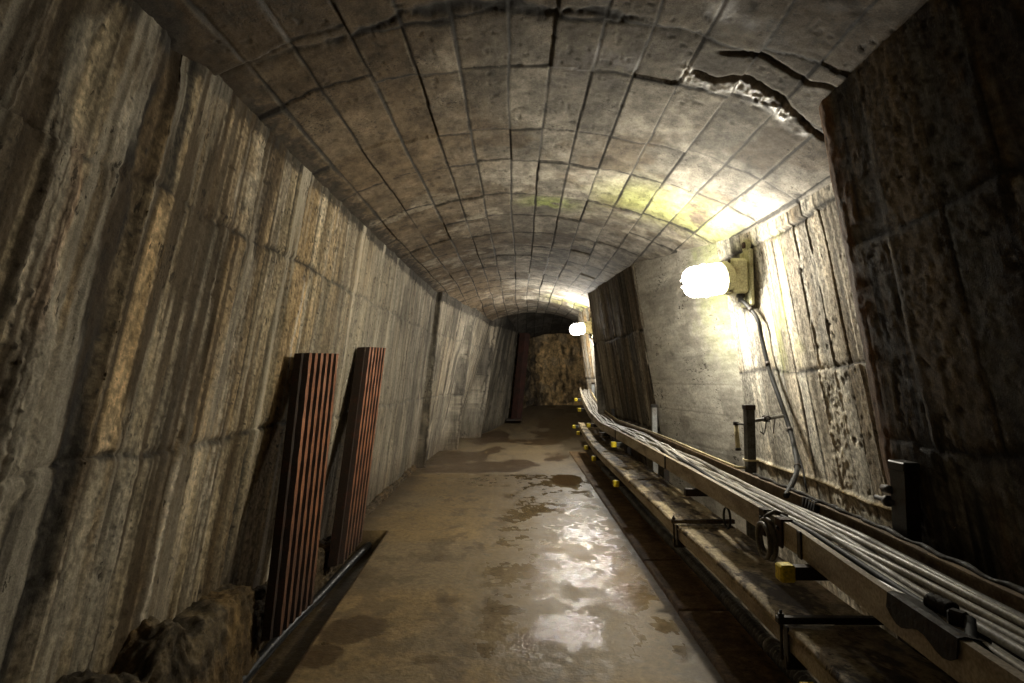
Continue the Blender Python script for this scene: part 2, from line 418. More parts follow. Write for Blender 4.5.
def wall_pattern(u, z, seed, lifts, board=(.10, .21), relief=.010, groove=.006, base=BASE, calc=1., dark=1., ochre=1., rough=.85, fin=0., gw=.005):
    lift = np.zeros_like(z)
    jd = np.full_like(z, 9.)
    for j in lifts:
        zj = j + (vnoise(u * 3, z * 0, seed + 5) - .5) * .03
        lift = lift + (z > zj); jd = np.where(np.abs(z - zj) < np.abs(jd), z - zj, jd)
    uw = u + (fbm(u * 2, z * 1.2, seed + 9, 2) - .5) * .03
    i0, ed = boards(uw, seed, board[0], board[1], u.min() - 1, u.max() + 1)
    i0 = i0 + lift * 57
    h1 = _hash(i0, lift, seed + 1); h2 = _hash(i0, lift, seed + 2); h3 = _hash(i0, lift, seed + 3)
    st = fbm(u * 7, z * .45, seed + 11, 4, .6); st2 = fbm(u * 24, z * .9, seed + 12, 4, .65); st3 = fbm(u * 60, z * 2.2, seed + 13, 3, .7)
    bl = fbm(u * 1.6, z * 1.4, seed + 14, 4); rg = fbm(u * 14, z * 11, seed + 15, 5, .65); rg2 = fbm(u * 45, z * 40, seed + 16, 3, .7); rg3 = fbm(u * 100, z * 70, seed + 17, 2, .7)
    c = np.ones(u.shape + (3,)) * base
    c = mixc(c, GREY, sstep(.4, .6, bl) * .6)
    c = c * (.52 + .78 * h1)[..., None] * (.55 + .9 * sstep(.25, .75, .45 * st + .35 * st2 + .2 * st3))[..., None]
    c = mixc(c, c * np.array([1.05, .86, .62]), (h2 > .6) * min(1., ochre * 1.6) * .7)
    c = mixc(c, OCHRE, ochre * .75 * sstep(.52, .70, fbm(u * 9, z * .5, seed + 21, 4)) * sstep(.3, .6, rg))
    c = mixc(c, BROWN, dark * .85 * sstep(.50, .66, fbm(u * 11, z * .4, seed + 22, 4, .6)) * sstep(.25, .55, st2))
    c = mixc(c, CALC, calc * .85 * sstep(.56, .66, fbm(u * 10, z * .35, seed + 23, 4, .6)) * sstep(.35, .6, .5 * rg + .5 * st3))
    c = mixc(c, BLACK, dark * .85 * sstep(.64, .72, fbm(u * 13 + 3, z * .5, seed + 24, 4, .6)) * sstep(.3, .5, rg))
    seamf = (h2 > .30) * sstep(.25, .6, vnoise(u * 0 + i0, z * 1.5, seed + 6))
    g = sstep(gw * 1.6, gw * .5, ed) * seamf
    c = mixc(c, BLACK * 1.5, g * .9)
    jm = np.exp(-((jd) / (.010 + .014 * rg)) ** 2) * sstep(.12, .35, vnoise(u * 9, z * 0 + lift, seed + 7))
    c = mixc(c, BLACK * 1.6, jm * .95 * sstep(.25, .45, rg2 * .5 + rg * .5))
    d = (h3 - .5) * relief - g * groove + (bl - .5) * .006 + (rg - .5) * .0035 + (rg2 - .5) * .004 + (rg3 - .5) * .004 * (.4 + 1.2 * sstep(.4, .6, rg)) + (st2 - .5) * .003
    c = c * (.62 + .76 * sstep(.25, .75, rg3))[..., None]
    d += np.where(jd < 0, 1, 0) * .006 * np.exp(-np.abs(jd) / .08) - jm * .010
    if fin: d += fin * sstep(.012, .006, ed) * (h2 < .45) * sstep(.3, .5, vnoise(i0 * 1., z * 3, seed + 8))
    pit = sstep(.70, .76, fbm(u * 30, z * 22, seed + 30, 3)) * sstep(.45, .6, bl + (h1 - .5) * .3)
    d -= pit * .006; c = mixc(c, BLACK * 1.4, pit * .7)
    R = np.full(u.shape, rough)
    return d, c, R, dict(rg=rg, rg3=rg3, rg2=rg2, st2=st2, bl=bl, jd=jd, st=st)

# ------------------------------------------------------------------ left wall
def pu(px, py, x=-1.27):
    p = at(px, py, 0, x); return p[1] - K * (p[2] - 2.4), p[2]

def left_fn(U, Z, Y0):
    u = Y0                                   # the path is sheared, so Y0 follows plumb lines
    d, c, R, m = wall_pattern(u, Z, 101, (.93, 1.84), board=(.09, .22), calc=.9, dark=.8, ochre=.45, base=np.array([.36, .295, .195]))
    near = 1 - sstep(2.0, 4.6, u)
    far = sstep(3.2, 5.0, u)
    # the far stretch is plainer grey concrete
    c = mixc(c, GREY * (.75 + .5 * m['st2'])[..., None] * (.8 + .4 * m['st'])[..., None], far * .68)
    for uj in (8.08, 9.98, 12.0):
        c = mixc(c, BLACK, gauss(u, uj + (m['rg'] - .5) * .05, .011) * .85)
    rg, rg2, st2 = m['rg'], m['rg2'], m['st2']
    wob = (fbm(u * 0 + 3, Z * 3, 301, 4) - .5) * .10
    def streak(px, py, w, z0, z1, colr, amt, bulge=0., wet=None, wobk=1., soft=.5):
        nonlocal c, d, R
        uc = pu(px, py)[0] + wob * wobk + (fbm(u * 3 + px, Z * 2.5, int(px) + 7, 3) - .5) * w * 1.2
        k = sstep(1, soft, np.abs(u - uc) / w) * sstep(z0 - .12, z0 + .05, Z) * (1 - sstep(z1 - .05, z1 + .1, Z))
        kf = .95 if amt >= .9 else .70
        k = k * (kf + (1 - kf) * sstep(.3, .55, .5 * rg + .5 * st2))
        c = mixc(c, colr, k * amt) * (1 + k * (m['rg3'] - .5) * .9)[..., None]
        d = d + k * bulge * .55 * (.8 + .5 * rg + .35 * rg2 + .3 * m['rg3'])
        if wet is not None: R = R * (1 - k) + wet * k
    # broad stains and flows seen on this wall
    streak(120, 240, .13, .0, 2.6, BROWN * .7, .85, 0, None)
    streak(182, 62, .05, 1.85, 2.5, BLACK, .9, 0, None)
    streak(104, 250, .055, .05, 2.6, BLACK * .8, .95, .004, .75)
    streak(60, 480, .075, .0, 1.4, BLACK, .9, .003, .75)
    streak(128, 95, .035, 1.80, 2.45, CALC * .85, .8, .010)
    streak(143, 80, .02, 2.0, 2.5, CALC * .7, .6, .004)
    streak(42, 250, .085, .4, 1.86, CALC * .62, .85, .018)
    streak(95, 210, .014, 1.50, 1.86, CALC, .9, .006)
    streak(14, 60, .09, 1.3, 2.6, CALC * .5, .7, .010)
    streak(72, 60, .05, 1.8, 2.6, GREY * .8, .7, .006)
    streak(62, 200, .035, 1.3, 1.85, RUSTC * .8 + BROWN * .3, .45, 0)
    streak(175, 520, .07, .1, 1.0, OCHRE * .8, .7, .010)
    streak(170, 530, .032, .15, 1.02, CALC * .95, .9, .012)
    streak(218, 505, .012, .2, .95, CALC * .8, .7, .004)
    streak(262, 400, .03, .25, 1.6, BLACK * 1.5, .85, -.012)
    streak(238, 470, .03, .25, 1.2, BROWN * .8, .7, -.006)
    streak(250, 205, .05, 1.0, 2.4, CALC * .65, .5, .004)
    streak(240, 150, .012, 1.9, 2.3, CALC, .8, .003, .3)
    streak(298, 300, .018, 1.0, 1.75, CALC * .95, .7, .004, .35)
    streak(272, 330, .05, .9, 1.8, BASE * .7, .6, .006)
    streak(322, 270, .03, 1.0, 2.3, CALC * .8, .5, .004)
    streak(345, 300, .04, 1.0, 2.3, CALC * .7, .5, .004)
    streak(10, 480, .12, .2, 1.3, CALC * .42, .8, .014)
    streak(110, 610, .06, .1, .9, CALC * .45, .6, .010)
    streak(410, 330, .03, .2, 2.4, BROWN, .5, 0)
    streak(330, 200, .03, 1.9, 2.5, CALC * .8, .5, 0)
    # dark blotches high on the nearest panel
    bl2 = sstep(.52, .64, fbm(u * 5, Z * 3, 377, 4)) * sstep(1.2, 1.6, Z) * (1 - sstep(1.9, 2.1, u))
    c = mixc(c, BROWN * .7, bl2 * .7)
    # top lip: dirt and broken edge under the roof
    lip = sstep(2.22 + .16 * m['rg2'], 2.345, Z)
    hole = gauss(u, 1.96, .07) * gauss(Z, 2.36, .09); c = mixc(c, BLACK, hole * .95); d = d - hole * .03
    c = mixc(c, BLACK * 1.6, lip * .85); d = d + lip * .012 * (rg - .3)
    c = mixc(c, BROWN * .75, (1 - sstep(.05, .35 + .2 * rg, Z)) * .6)
    fl = sstep(.50, .60, fbm(u * 16, Z * .5, 391, 4, .6)) * (1 - sstep(2.0, 2.4, u)); c = mixc(c, CALC * .55, fl * .8)
    fd = sstep(.52, .60, fbm(u * 18 + 5, Z * .6, 392, 4, .6)) * (1 - sstep(2.4, 3.6, u)); c = mixc(c, BROWN * .5, fd * .85)
    fw = sstep(.56, .64, fbm(u * 9, Z * .35, 393, 4, .6)) * sstep(2.2, 3.0, u) * (1 - sstep(5, 6.5, u)); c = mixc(c, CALC * .95, fw * .7)
    fk = sstep(.55, .63, fbm(u * 5, Z * .7, 394, 5, .6)) * sstep(6.5, 8.0, u); c = mixc(c, BLACK * 2, fk * .7)
    fp = sstep(.54, .62, fbm(u * 1.8, Z * 1.6, 395, 5, .6)) * sstep(4.5, 6, u); c = mixc(c, GREY * .4, fp * .5)
    c = c * (1 - .45 * sstep(11.9, 12.2, u))[..., None]  # shade beyond the lamps' reach, painted into the albedo past the last frame
    # cracks in the far lining
    for uc, a in ((6.35, .12), (7.6, .2), (9.2, .1), (10.6, .25), (11.3, .1)):
        cr = gauss(u, uc + a * (Z - 1) + (fbm(Z * 4, Z * 0, int(uc * 10), 4) - .5) * .25, .012)
        c = mixc(c, BLACK, cr * .85); d = d - cr * .012
    return d, c, R

zs = np.linspace(-.16, 2.62, 330)
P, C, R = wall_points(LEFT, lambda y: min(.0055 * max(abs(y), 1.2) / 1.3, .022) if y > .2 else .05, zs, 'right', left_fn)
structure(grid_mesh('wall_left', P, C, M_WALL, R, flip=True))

# ------------------------------------------------------------------ right walls
def dark_fn(U, Z, Y0):
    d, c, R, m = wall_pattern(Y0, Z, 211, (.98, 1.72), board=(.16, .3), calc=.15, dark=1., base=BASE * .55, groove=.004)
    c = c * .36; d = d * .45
    e = sstep(2.26, 2.36, Y0 + (m['rg'] - .5) * .18)
    c = mixc(c, RUSTC * .6 + BROWN * .4, e * .5); d = d + (m['rg'] - .5) * .012 * e
    w = gauss(Y0, 2.20 + (fbm(Z * 3, Z * 0, 5, 3) - .5) * .2, .05); c = mixc(c, BLACK, w * .6); R = R - w * .1
    return d, c, R
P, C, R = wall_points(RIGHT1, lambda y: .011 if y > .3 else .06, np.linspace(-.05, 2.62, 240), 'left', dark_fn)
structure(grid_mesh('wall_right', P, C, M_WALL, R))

LAMP = at(752, 270, 0, 1.60)
def recess_fn(U, Z, Y0):
    d, c, R, m = wall_pattern(Y0, Z, 223, (1.245, 2.10), board=(.085, .16), calc=.7, dark=.4, ochre=.30, relief=.022, groove=.020, base=np.array([.42, .395, .335]), fin=.010, gw=.0055)
    d = d * (.35 + .65 * sstep(3.75, 3.25, Y0))
    rg, rg2 = m['rg'], m['rg2']
    # calcite crust running down the boards
    uc = 3.36 + (fbm(Z * 2, Z * 0, 71, 3) - .5) * .25 - (Z - 1.2) * .02
    k = sstep(.12, .05, np.abs(Y0 - uc)) * (1 - sstep(1.15, 1.5, Z)); k = k * sstep(.35, .5, rg)
    c = mixc(c, CALC * 1.05, k * .85) * (1 + k * (m['rg3'] - .5) * 1.1)[..., None]; d = d + k * .005 * (.5 * rg + rg2 + m['rg3'])
    # lower lip of sandy grit
    l = gauss(Z, .80 + (vnoise(Y0 * 6, Z * 0, 3) - .5) * .015 - .205 + (Y0 - 3) * .03, .008); c = mixc(c, np.array([.50, .40, .22]), l * .8); d = d + l * .018 * (.6 + .6 * rg)
    # yellow-green growth by the lamp
    r = np.hypot((Y0 - 3.72) / .25, (Z - 1.75) / .55)
    gk = (1 - sstep(.5, 1.15, r + (rg - .5) * .9)) * sstep(.4, .6, fbm(Y0 * 9, Z * 3, 91, 4))
    c = mixc(c, np.array([.44, .46, .16]), gk * .5)
    top = sstep(2.1, 2.115, Z); d = d * (1 - .7 * top) + top * .014
    e = 1 - sstep(2.45, 2.62, Y0 + (rg - .5) * .2); c = mixc(c, BROWN, e * .4)
    return d, c, R
P, C, R = wall_points(RECESS, lambda y: .005, np.linspace(-.05, 2.62, 330), 'left', recess_fn)
structure(grid_mesh('wall_recess', P, C, M_LIT, R))

def flare_fn(U, Z, Y0):
    d, c, R, m = wall_pattern(Z * .9 + 3, U * 1.0, 241, (), board=(.18, .30), calc=.25, dark=.2, ochre=.15, relief=.003, groove=.002, base=np.array([.40, .38, .33]))
    c = mixc(c, np.array([.38, .36, .31]) * (.95 + .4 * m['bl'])[..., None], np.full(U.shape, .6))
    c = mixc(c, GREY * .45, sstep(.56, .66, fbm(U * 4, Z * 5, 17, 4)) * .45)
    d = d * .6
    c = mixc(c, GREEN * .8 + GREY * .2, (1 - sstep(.1, .6, U + (m['rg'] - .5) * .6)) * sstep(1.0, 1.9, Z) * .35)
    return d, c, R
P, C, R = wall_points(FLARE, lambda y: .012, np.linspace(-.05, 2.62, 220), 'left', flare_fn)
structure(grid_mesh('wall_flare', P, C, M_FACE, R))

def block_fn(U, Z, Y0):
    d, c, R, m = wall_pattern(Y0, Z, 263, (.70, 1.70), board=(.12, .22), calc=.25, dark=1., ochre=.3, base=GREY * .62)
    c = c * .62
    k = sstep(.5, .62, fbm(Y0 * 9, Z * .6, 19, 4)) * sstep(7, 7.9, Y0); c = mixc(c, GREY * .9, k * .5)
    return d, c, R
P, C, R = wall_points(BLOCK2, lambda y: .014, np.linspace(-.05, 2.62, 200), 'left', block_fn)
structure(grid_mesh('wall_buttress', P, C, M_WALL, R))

def next_fn(U, Z, Y0):
    d, c, R, m = wall_pattern(Y0, Z, 283, (1.2,), calc=.4, dark=.4, base=GREY)
    return d, c, R
P, C, R = wall_points(NEXT, lambda y: .025, np.linspace(-.05, 2.62, 120), 'left', next_fn)
structure(grid_mesh('wall_bend', P, C, M_WALL, R))

# ------------------------------------------------------------------ roof
def crown_x(Y): return np.interp(Y, [0, 5, 8, 10, 12, 14], [.03, .02, -.08, .12, .30, 1.0])
def roof_z(X, Y):
    Rr = np.interp(Y, [0, 8, 10, 13], [2.84, 2.84, 2.3, 2.0])
    x = np.clip(X - crown_x(Y), -1.8, 1.8)
    z = 2.68 - Rr + np.sqrt(Rr ** 2 - x ** 2)
    z -= .05 * sstep(9.98, 10.02, Y) - .12 * sstep(12.0, 12.05, Y) + .36 * sstep(12.3, 14.6, Y)
    return z
ROWS = np.array([-2, -1.4, -.8, -.2, .35, .95, 1.5, 2.18, 2.55, 3.22, 3.72, 4.42, 4.98, 5.55, 6.1, 6.6, 7.15, 7.7, 8.2, 8.7, 9.2, 9.6, 10., 10.5, 11, 11.6, 12.2, 13, 14, 15, 16])
ys = [-1.5]
while ys[-1] < 14.5:
    y = ys[-1]; ys.append(y + (.05 if y < 1.2 else .0085 * max(y, 2.2) / 2.2))
ys = np.array(ys); xs = np.linspace(-1.60, 1.80, 540)
Yg, Xg = np.meshgrid(ys, xs, indexing='ij')
Xw = Xg + (fbm(Xg * 3, Yg * 2.2, 403, 3) - .5) * .016 + (fbm(Xg * 1.2, Yg * .6, 404, 2) - .5) * .06
xe = np.cumsum(np.random.RandomState(5).uniform(.185, .235, 40)) - 3.2
xi = np.searchsorted(xe, Xw)
grp = xi // 3 + (_hash(xi, xi * 0, 407) > .6)
wy = (fbm(Xg * 1.3, Yg * .7, 401, 4) - .5) * .14 + (fbm(Xg * 9, Yg * 6, 402, 3) - .5) * .05 + (_hash(grp, grp * 0, 408) - .5) * .12
Yw = Yg + wy
ri = np.searchsorted(ROWS, Yw)
rlo = ROWS[np.clip(ri - 1, 0, len(ROWS) - 1)]; rhi = ROWS[np.clip(ri, 0, len(ROWS) - 1)]
dx = np.minimum(Xw - xe[np.clip(xi - 1, 0, 39)], xe[np.clip(xi, 0, 39)] - Xw)
dy = np.minimum(Yw - rlo, rhi - Yw)
hb = _hash(xi, ri, 411); hb2 = _hash(xi, ri, 412); hb3 = _hash(xi, ri, 413)
n1 = fbm(Xg * 6, Yg * 6, 421, 5, .6); n2 = fbm(Xg * 26, Yg * 26, 422, 4, .65); n3 = fbm(Xg * 1.2, Yg * 1.2, 423, 4); n4 = fbm(Xg * 40, Yg * 5, 424, 3)
wj = .0085 + .010 * sstep(.5, .8, n1) ; wx = .0070 + .006 * sstep(.55, .8, n1)
jy = sstep(wj * 2.2, wj * .7, dy) * sstep(.20, .34, vnoise(xi * .5, ri * 3.3, 431))
jx = sstep(wx * 1.4, wx * .6, dx) * sstep(.10, .30, vnoise(xi * 7.7, Yg * 2, 432))
seam = np.maximum(jx, jy)
c = np.ones(Xg.shape + (3,)) * np.array([.24, .218, .182])
c = c * (.62 + .76 * hb)[..., None] * (.5 + 1.0 * n1)[..., None] * (.7 + .6 * n2)[..., None]
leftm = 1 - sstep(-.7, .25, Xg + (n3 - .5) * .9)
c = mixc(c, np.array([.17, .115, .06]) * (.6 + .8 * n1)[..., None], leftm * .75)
c = mixc(c, BROWN * .7, sstep(.52, .68, fbm(Xg * 3, Yg * 3, 441, 4)) * .6)
c = mixc(c, CALC * .75, sstep(.60, .72, fbm(Xg * 4 + 9, Yg * 5, 442, 5)) * sstep(3.8, 4.6, Yg + (n1 - .5)) * .55)
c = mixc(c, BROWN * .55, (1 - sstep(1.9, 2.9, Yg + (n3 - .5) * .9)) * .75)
# yellow-green growth around the lamp
gx = sstep(.4, 1.0, Xg + (n3 - .5) * .5) * (1 - sstep(1.5, 1.6, Xg))
gy = gauss(Yg, 4.12 + (1.35 - Xg) * .10, .26 + .10 * n1)
gk = gx * gy * sstep(.30, .55, .6 * n1 + .4 * hb2 + .1)
c = mixc(c, np.array([.42, .44, .15]), np.clip(gk, 0, 1) * .75)
gk2 = gauss(Xg, .25, .22) * gauss(Yg, 4.65, .16) * sstep(.4, .55, n1); c = mixc(c, np.array([.30, .38, .08]), gk2 * .7)
gk3 = sstep(.2, .9, Xg) * gauss(Yg, 9.75, .3) * sstep(.35, .55, n1); c = mixc(c, np.array([.45, .45, .10]), gk3 * .6)
c = mixc(c, BLACK * 1.1, seam * .95)
le = 1 - sstep(-1.20, -1.10, Xg + (n2 - .5) * .25); c = mixc(c, BLACK * 1.5, le * .8)
pale = np.exp(-((dx - .012) / .006) ** 2) * sstep(.55, .7, vnoise(xi * 3.1, Yg * 5, 451)); c = mixc(c, CALC * .6, pale * .2)
h = -((hb3 - .5) * .016 - seam * .003 + (n1 - .5) * .005 + (n2 - .5) * .005 + pale * .001)
Rg = np.full(Xg.shape, .85)
# big wet crack and the leak beside the right wall
bc = gauss(Yg, 2.17 + (fbm(Xg * 3, Xg * 0, 461, 6, .7) - .5) * .20, .018 + .03 * sstep(.4, .65, n1)) * (1 - sstep(.4, .95, Xg)) * sstep(-1.35, -.6, Xg) * sstep(.25, .5, .6 * n1 + .4 * n2)
c = mixc(c, BLACK, np.clip(bc * 1.3, 0, 1)); h += bc * .012
ck_y = 2.43 + .14 * (Xg - .8) + (fbm(Xg * 6, Xg * 0, 462, 4) - .5) * .16
ck = gauss(Yg, ck_y, .016) * sstep(.74, .84, Xg); c = mixc(c, BLACK, np.clip(ck * 1.3, 0, 1)); h += ck * .035
wl = gauss(Yg, ck_y + .050, .035 + .03 * n1) * sstep(.72, .80, Xg) * (1 - sstep(1.33, 1.42, Xg)) + gauss(Xg, .80, .06) * gauss(Yg, 2.46, .055)
wl = np.clip(wl * 1.5, 0, 1) * sstep(.3, .5, n1)
c = mixc(c, CALC * .8, wl * .5); Rg = Rg * (1 - wl) + .12 * wl; h -= wl * (n2 - .4) * .03
ck2 = gauss(Yg, 2.27 + (fbm(Xg * 5, Xg * 0, 463, 3) - .5) * .1, .012) * sstep(.8, .9, Xg) * (1 - sstep(1.25, 1.35, Xg))
c = mixc(c, BLACK, ck2 * .8); h += ck2 * .02
wl2 = gauss(Yg, 2.31, .03) * sstep(.85, .95, Xg) * (1 - sstep(1.2, 1.3, Xg)) * sstep(.45, .6, n1); c = mixc(c, CALC * .6, wl2 * .6); Rg = Rg - wl2 * .55
# broad wet stains between the crack and the wall
wm = sstep(.55, .66, fbm(Xg * 2.4, Yg * 2.4, 471, 4)) * sstep(1.5, 2.0, Yg) * (1 - sstep(2.6, 3.0, Yg)); c = mixc(c, BROWN * .5, wm * .6); Rg -= wm * .35
c = np.where((Yg > 12.0)[..., None], c * .22, c)  # roof past the end of the lining: its shadow is painted into the colour
pitr = .6 * sstep(.74, .78, fbm(Xg * 26, Yg * 26, 455, 3)) * sstep(.42, .6, n3); c = mixc(c, BLACK * 1.5, pitr * .7); h = h + pitr * .006
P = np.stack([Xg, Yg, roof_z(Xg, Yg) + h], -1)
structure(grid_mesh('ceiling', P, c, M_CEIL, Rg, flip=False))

# ------------------------------------------------------------------ floor
def slab_left(Y): return np.where(Y < 4.45, -.80 - .0535 * Y, -1.55)
def floor_rise(Y): return .50 * sstep(11.6, 15.0, Y)
ys = [-1.5]
while ys[-1] < 16.0:
    y = ys[-1]; ys.append(y + (.05 if y < 1.2 else .010 * max(y, 1.9) / 1.9))
ys = np.array(ys)
tl = np.linspace(0, 1, 26); tr = np.linspace(0, 1, 215)
rowsx = []
for y in ys:
    e = float(slab_left(np.array(y))) if y < 4.45 else -1.04 - .05 * max(0, min(1, (y - 4.45)))
    rowsx.append(np.concatenate([-1.62 + (e - .012 + 1.62) * tl, e + (1.85 - e) * tr]))
Xg = np.array(rowsx); Yg = np.repeat(ys[:, None], Xg.shape[1], 1)
Xg[Yg > 11.5] *= 1.0
edge = np.repeat(np.array([(-.80 - .0535 * y) if y < 4.45 else -9 for y in ys])[:, None], Xg.shape[1], 1)
n1 = fbm(Xg * 3, Yg * 3, 501, 5, .6); n2 = fbm(Xg * 14, Yg * 14, 502, 4, .6); n3 = fbm(Xg * 1.1, Yg * 1.1, 503, 4); n4 = fbm(Xg * 50, Yg * 8, 504, 3)
n5 = fbm(Xg * 7, Yg * 5, 505, 5, .65)
c = np.ones(Xg.shape + (3,)) * np.array([.25, .175, .080])
c = c * (.7 + .6 * n1)[..., None] * (.75 + .5 * n2)[..., None] * (.85 + .3 * n4)[..., None]
c = mixc(c, np.array([.19, .155, .105]), sstep(.45, .62, n3) * .5)
c = mixc(c, np.array([.10, .068, .035]), sstep(.56, .62, n5) * .55)
Rg = np.full(Xg.shape, .62) + .2 * (n2 - .5)
wl = np.zeros(Xg.shape)
# damp zone that glistens right of the middle
zone = sstep(-.45, .10, Xg + (n3 - .5) * .5) * (1 - sstep(.68, .85, Xg)) * sstep(2.0, 2.8, Yg) * (1 - sstep(6.9, 7.2, Yg))
zone = np.maximum(zone, sstep(-1.1, -.4, Xg) * sstep(6.1, 6.6, Yg + (n1 - .5) * .8) * (1 - sstep(7.0, 7.25, Yg + (n1 - .5) * .2)) * .9)
wet = np.clip(zone * sstep(.36, .60, .35 * n1 + .65 * n2 + (zone - .8) * .15), 0, 1)
film = np.clip(zone * sstep(.495, .525, .38 * fbm(Xg * 7, Yg * 6, 511, 4) + .27 * n5 + .35 * fbm(Xg * 24, Yg * 18, 512, 4, .6)), 0, 1)
c = mixc(c, np.array([.19, .145, .085]), wet * .45)
Rg = Rg * (1 - wet) + .44 * wet
Rg = Rg * (1 - film) + .09 * film
# reddish damp patches on the drier stretch beyond
pt = sstep(.52, .57, fbm(Xg * 1.6 + 4, Yg * 1.0, 521, 4)) * sstep(7.1, 7.3, Yg)
c = np.where((Yg > 7.1)[..., None], mixc(c, np.array([.30, .24, .16]), np.full(Xg.shape, .4)), c)
c = mixc(c, np.array([.085, .048, .022]), pt * .8); Rg -= pt * .25
pm = gauss(Yg, 6.75, .45) * gauss(Xg, .55, .22); pm = sstep(.45, .6, pm + (n1 - .5) * .3); c = mixc(c, np.array([.10, .05, .02]), pm * .8); Rg = Rg * (1 - pm) + .05 * pm
# dark damp patch beside the gutter and smaller ones
for (px, py, rx, ry) in ((352, 628, .17, .20), (318, 655, .14, .12), (365, 572, .10, .12), (440, 558, .06, .08), (447, 600, .08, .07), (430, 660, .07, .05), (470, 650, .10, .08), (380, 545, .06, .07), (500, 610, .12, .08)):
    p = at(px, py, 2, 0.0)
    r = np.hypot((Xg - p[0]) / rx, (Yg - p[1]) / ry) + (n5 - .5) * 1.5
    k = 1 - sstep(.75, .95, r); c = mixc(c, np.array([.060, .038, .018]), k * .8 * (1. if rx > .13 else .6)); Rg -= k * .25
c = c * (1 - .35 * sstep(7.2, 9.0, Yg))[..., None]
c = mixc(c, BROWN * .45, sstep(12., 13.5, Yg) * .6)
# grime along the foot of the trays and of the walls
gr = sstep(.60, .80, Xg + (n1 - .5) * .35) ; c = mixc(c, np.array([.07, .05, .025]), gr * .75)
gl = 1 - sstep(-1.35, -1.05, Xg + (n1 - .5) * .25); c = mixc(c, BROWN * .6, gl * .8)
z = (n1 - .5) * .010 + (n2 - .5) * .003
z = np.where(film > .5, z * .5, z)
ch = (Xg < edge - .004)
z = np.where(ch, -.14 + (n1 - .5) * .02, z)
c = np.where(ch[..., None], c * .35, c); Rg = np.where(ch, .35, Rg)
ed = np.exp(-np.abs(Xg - edge) / .02) * (~ch); c = mixc(c, BROWN * .8, ed * .6)
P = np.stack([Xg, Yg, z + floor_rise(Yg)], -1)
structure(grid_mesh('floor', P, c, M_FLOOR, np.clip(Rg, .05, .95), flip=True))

# flat cover slabs along the trays
sl = np.linspace(.9, 9.2, 900); t = np.array([0, .004, .02, .05, .1, .14, .18, .22, .25, .262, .268, .27])
Yg, Tg = np.meshgrid(sl, t, indexing='ij')
Xg = .795 + Tg
n1 = fbm(Xg * 8, Yg * 5, 601, 4); n2 = fbm(Xg * 25, Yg * 25, 602, 3)
hz = np.interp(Tg, [0, .004, .262, .27], [-.03, .020, .022, -.06])
jj = np.min(np.abs(Yg[..., None] - np.array([1.35, 2.12, 2.93, 3.72, 4.5, 5.3, 6.1, 6.9, 7.7, 8.5])), -1); jm = np.exp(-(jj / .008) ** 2)
c = np.ones(Xg.shape + (3,)) * np.array([.15, .095, .045]); c = c * (.5 + n1)[..., None] * (.7 + .6 * n2)[..., None]
lip = sstep(.225, .245, Tg); c = mixc(c, np.array([.34, .22, .11]), lip * .7); c = mixc(c, BLACK, jm * .8)  # lip paints the strip's lamp-lit right edge in a lighter colour
P = np.stack([Xg + (n1 - .5) * .008, Yg, hz - jm * .012 + (n1 - .5) * .006], -1)
structure(grid_mesh('trim_1', P, c, M_CURB, np.full(Xg.shape, .7), flip=True))

# crumbling footing along the left wall
cy = [.2]
while cy[-1] < 8.2: cy.append(cy[-1] + (.011 if cy[-1] < 4.5 else .03))
cy = np.array(cy); t = np.linspace(0, 1, 64)
Yg, Tg = np.meshgrid(cy, t, indexing='ij')
H = np.interp(Yg, [0, 1.6, 2.0, 2.62, 2.66, 3.0, 3.4, 3.7, 4.4, 8.2], [.30, .31, .28, .24, .10, .13, .13, .10, .07, .06])
lump = fbm(Yg * 4.5, Tg * 2.0, 701, 4, .55); lf = fbm(Yg * 16, Tg * 9, 702, 4, .6); lg = fbm(Yg * 45, Tg * 24, 703, 3, .6)
broken = np.interp(Yg, [0, 2.05, 2.2, 2.55, 2.66, 3.2], [1., 1., .25, .25, .8, .8])
H = H * (1 + (fbm(Yg * 7, Yg * 0, 704, 4) - .5) * .7 * broken)
prof_x = np.interp(Tg, [0, .45, .55, 1], [0, .035, .06, .30]); prof_z = np.interp(Tg, [0, .45, .55, 1], [0, .92, 1.0, 1.06])
fx = np.interp(Yg, [0, 2.0, 2.6, 2.7, 3.9, 4.5, 8.2], [-1.135, -1.15, -1.175, -1.20, -1.21, -1.28, -1.34])
rid = np.abs(lf - .5) * 2
rid2 = np.abs(fbm(Yg * 30, Tg * 14, 706, 3) - .5) * 2
D = (lump - .5) * .06 * broken - rid * .045 * broken - rid2 * .03 * (.3 + .7 * broken) + (lg - .5) * .02
nx = np.interp(Tg, [0, .45, .6, 1], [1, .9, .3, .0]); nz = np.interp(Tg, [0, .45, .6, 1], [0, .3, .9, .8])
P = np.stack([fx - prof_x + D * nx, Yg, -.16 + (H + .16) * prof_z + D * nz], -1)
c = np.ones(Xg.shape[:0] + Yg.shape + (3,)) * np.array([.13, .10, .06])
c = c * (.45 + 1.1 * lf)[..., None]; c = mixc(c, OCHRE * .9, sstep(.5, .65, lump) * .5); c = mixc(c, BLACK, sstep(.55, .42, lf) * .45)
c = mixc(c, BROWN * .5, (1 - sstep(.15, .45, Tg + (lf - .5) * .3)) * .6); c = mixc(c, BROWN * .6, sstep(2.6, 3.6, Yg) * .35)
structure(grid_mesh('trim_2', P, c, M_CURB, np.full(Yg.shape, .75), flip=True))

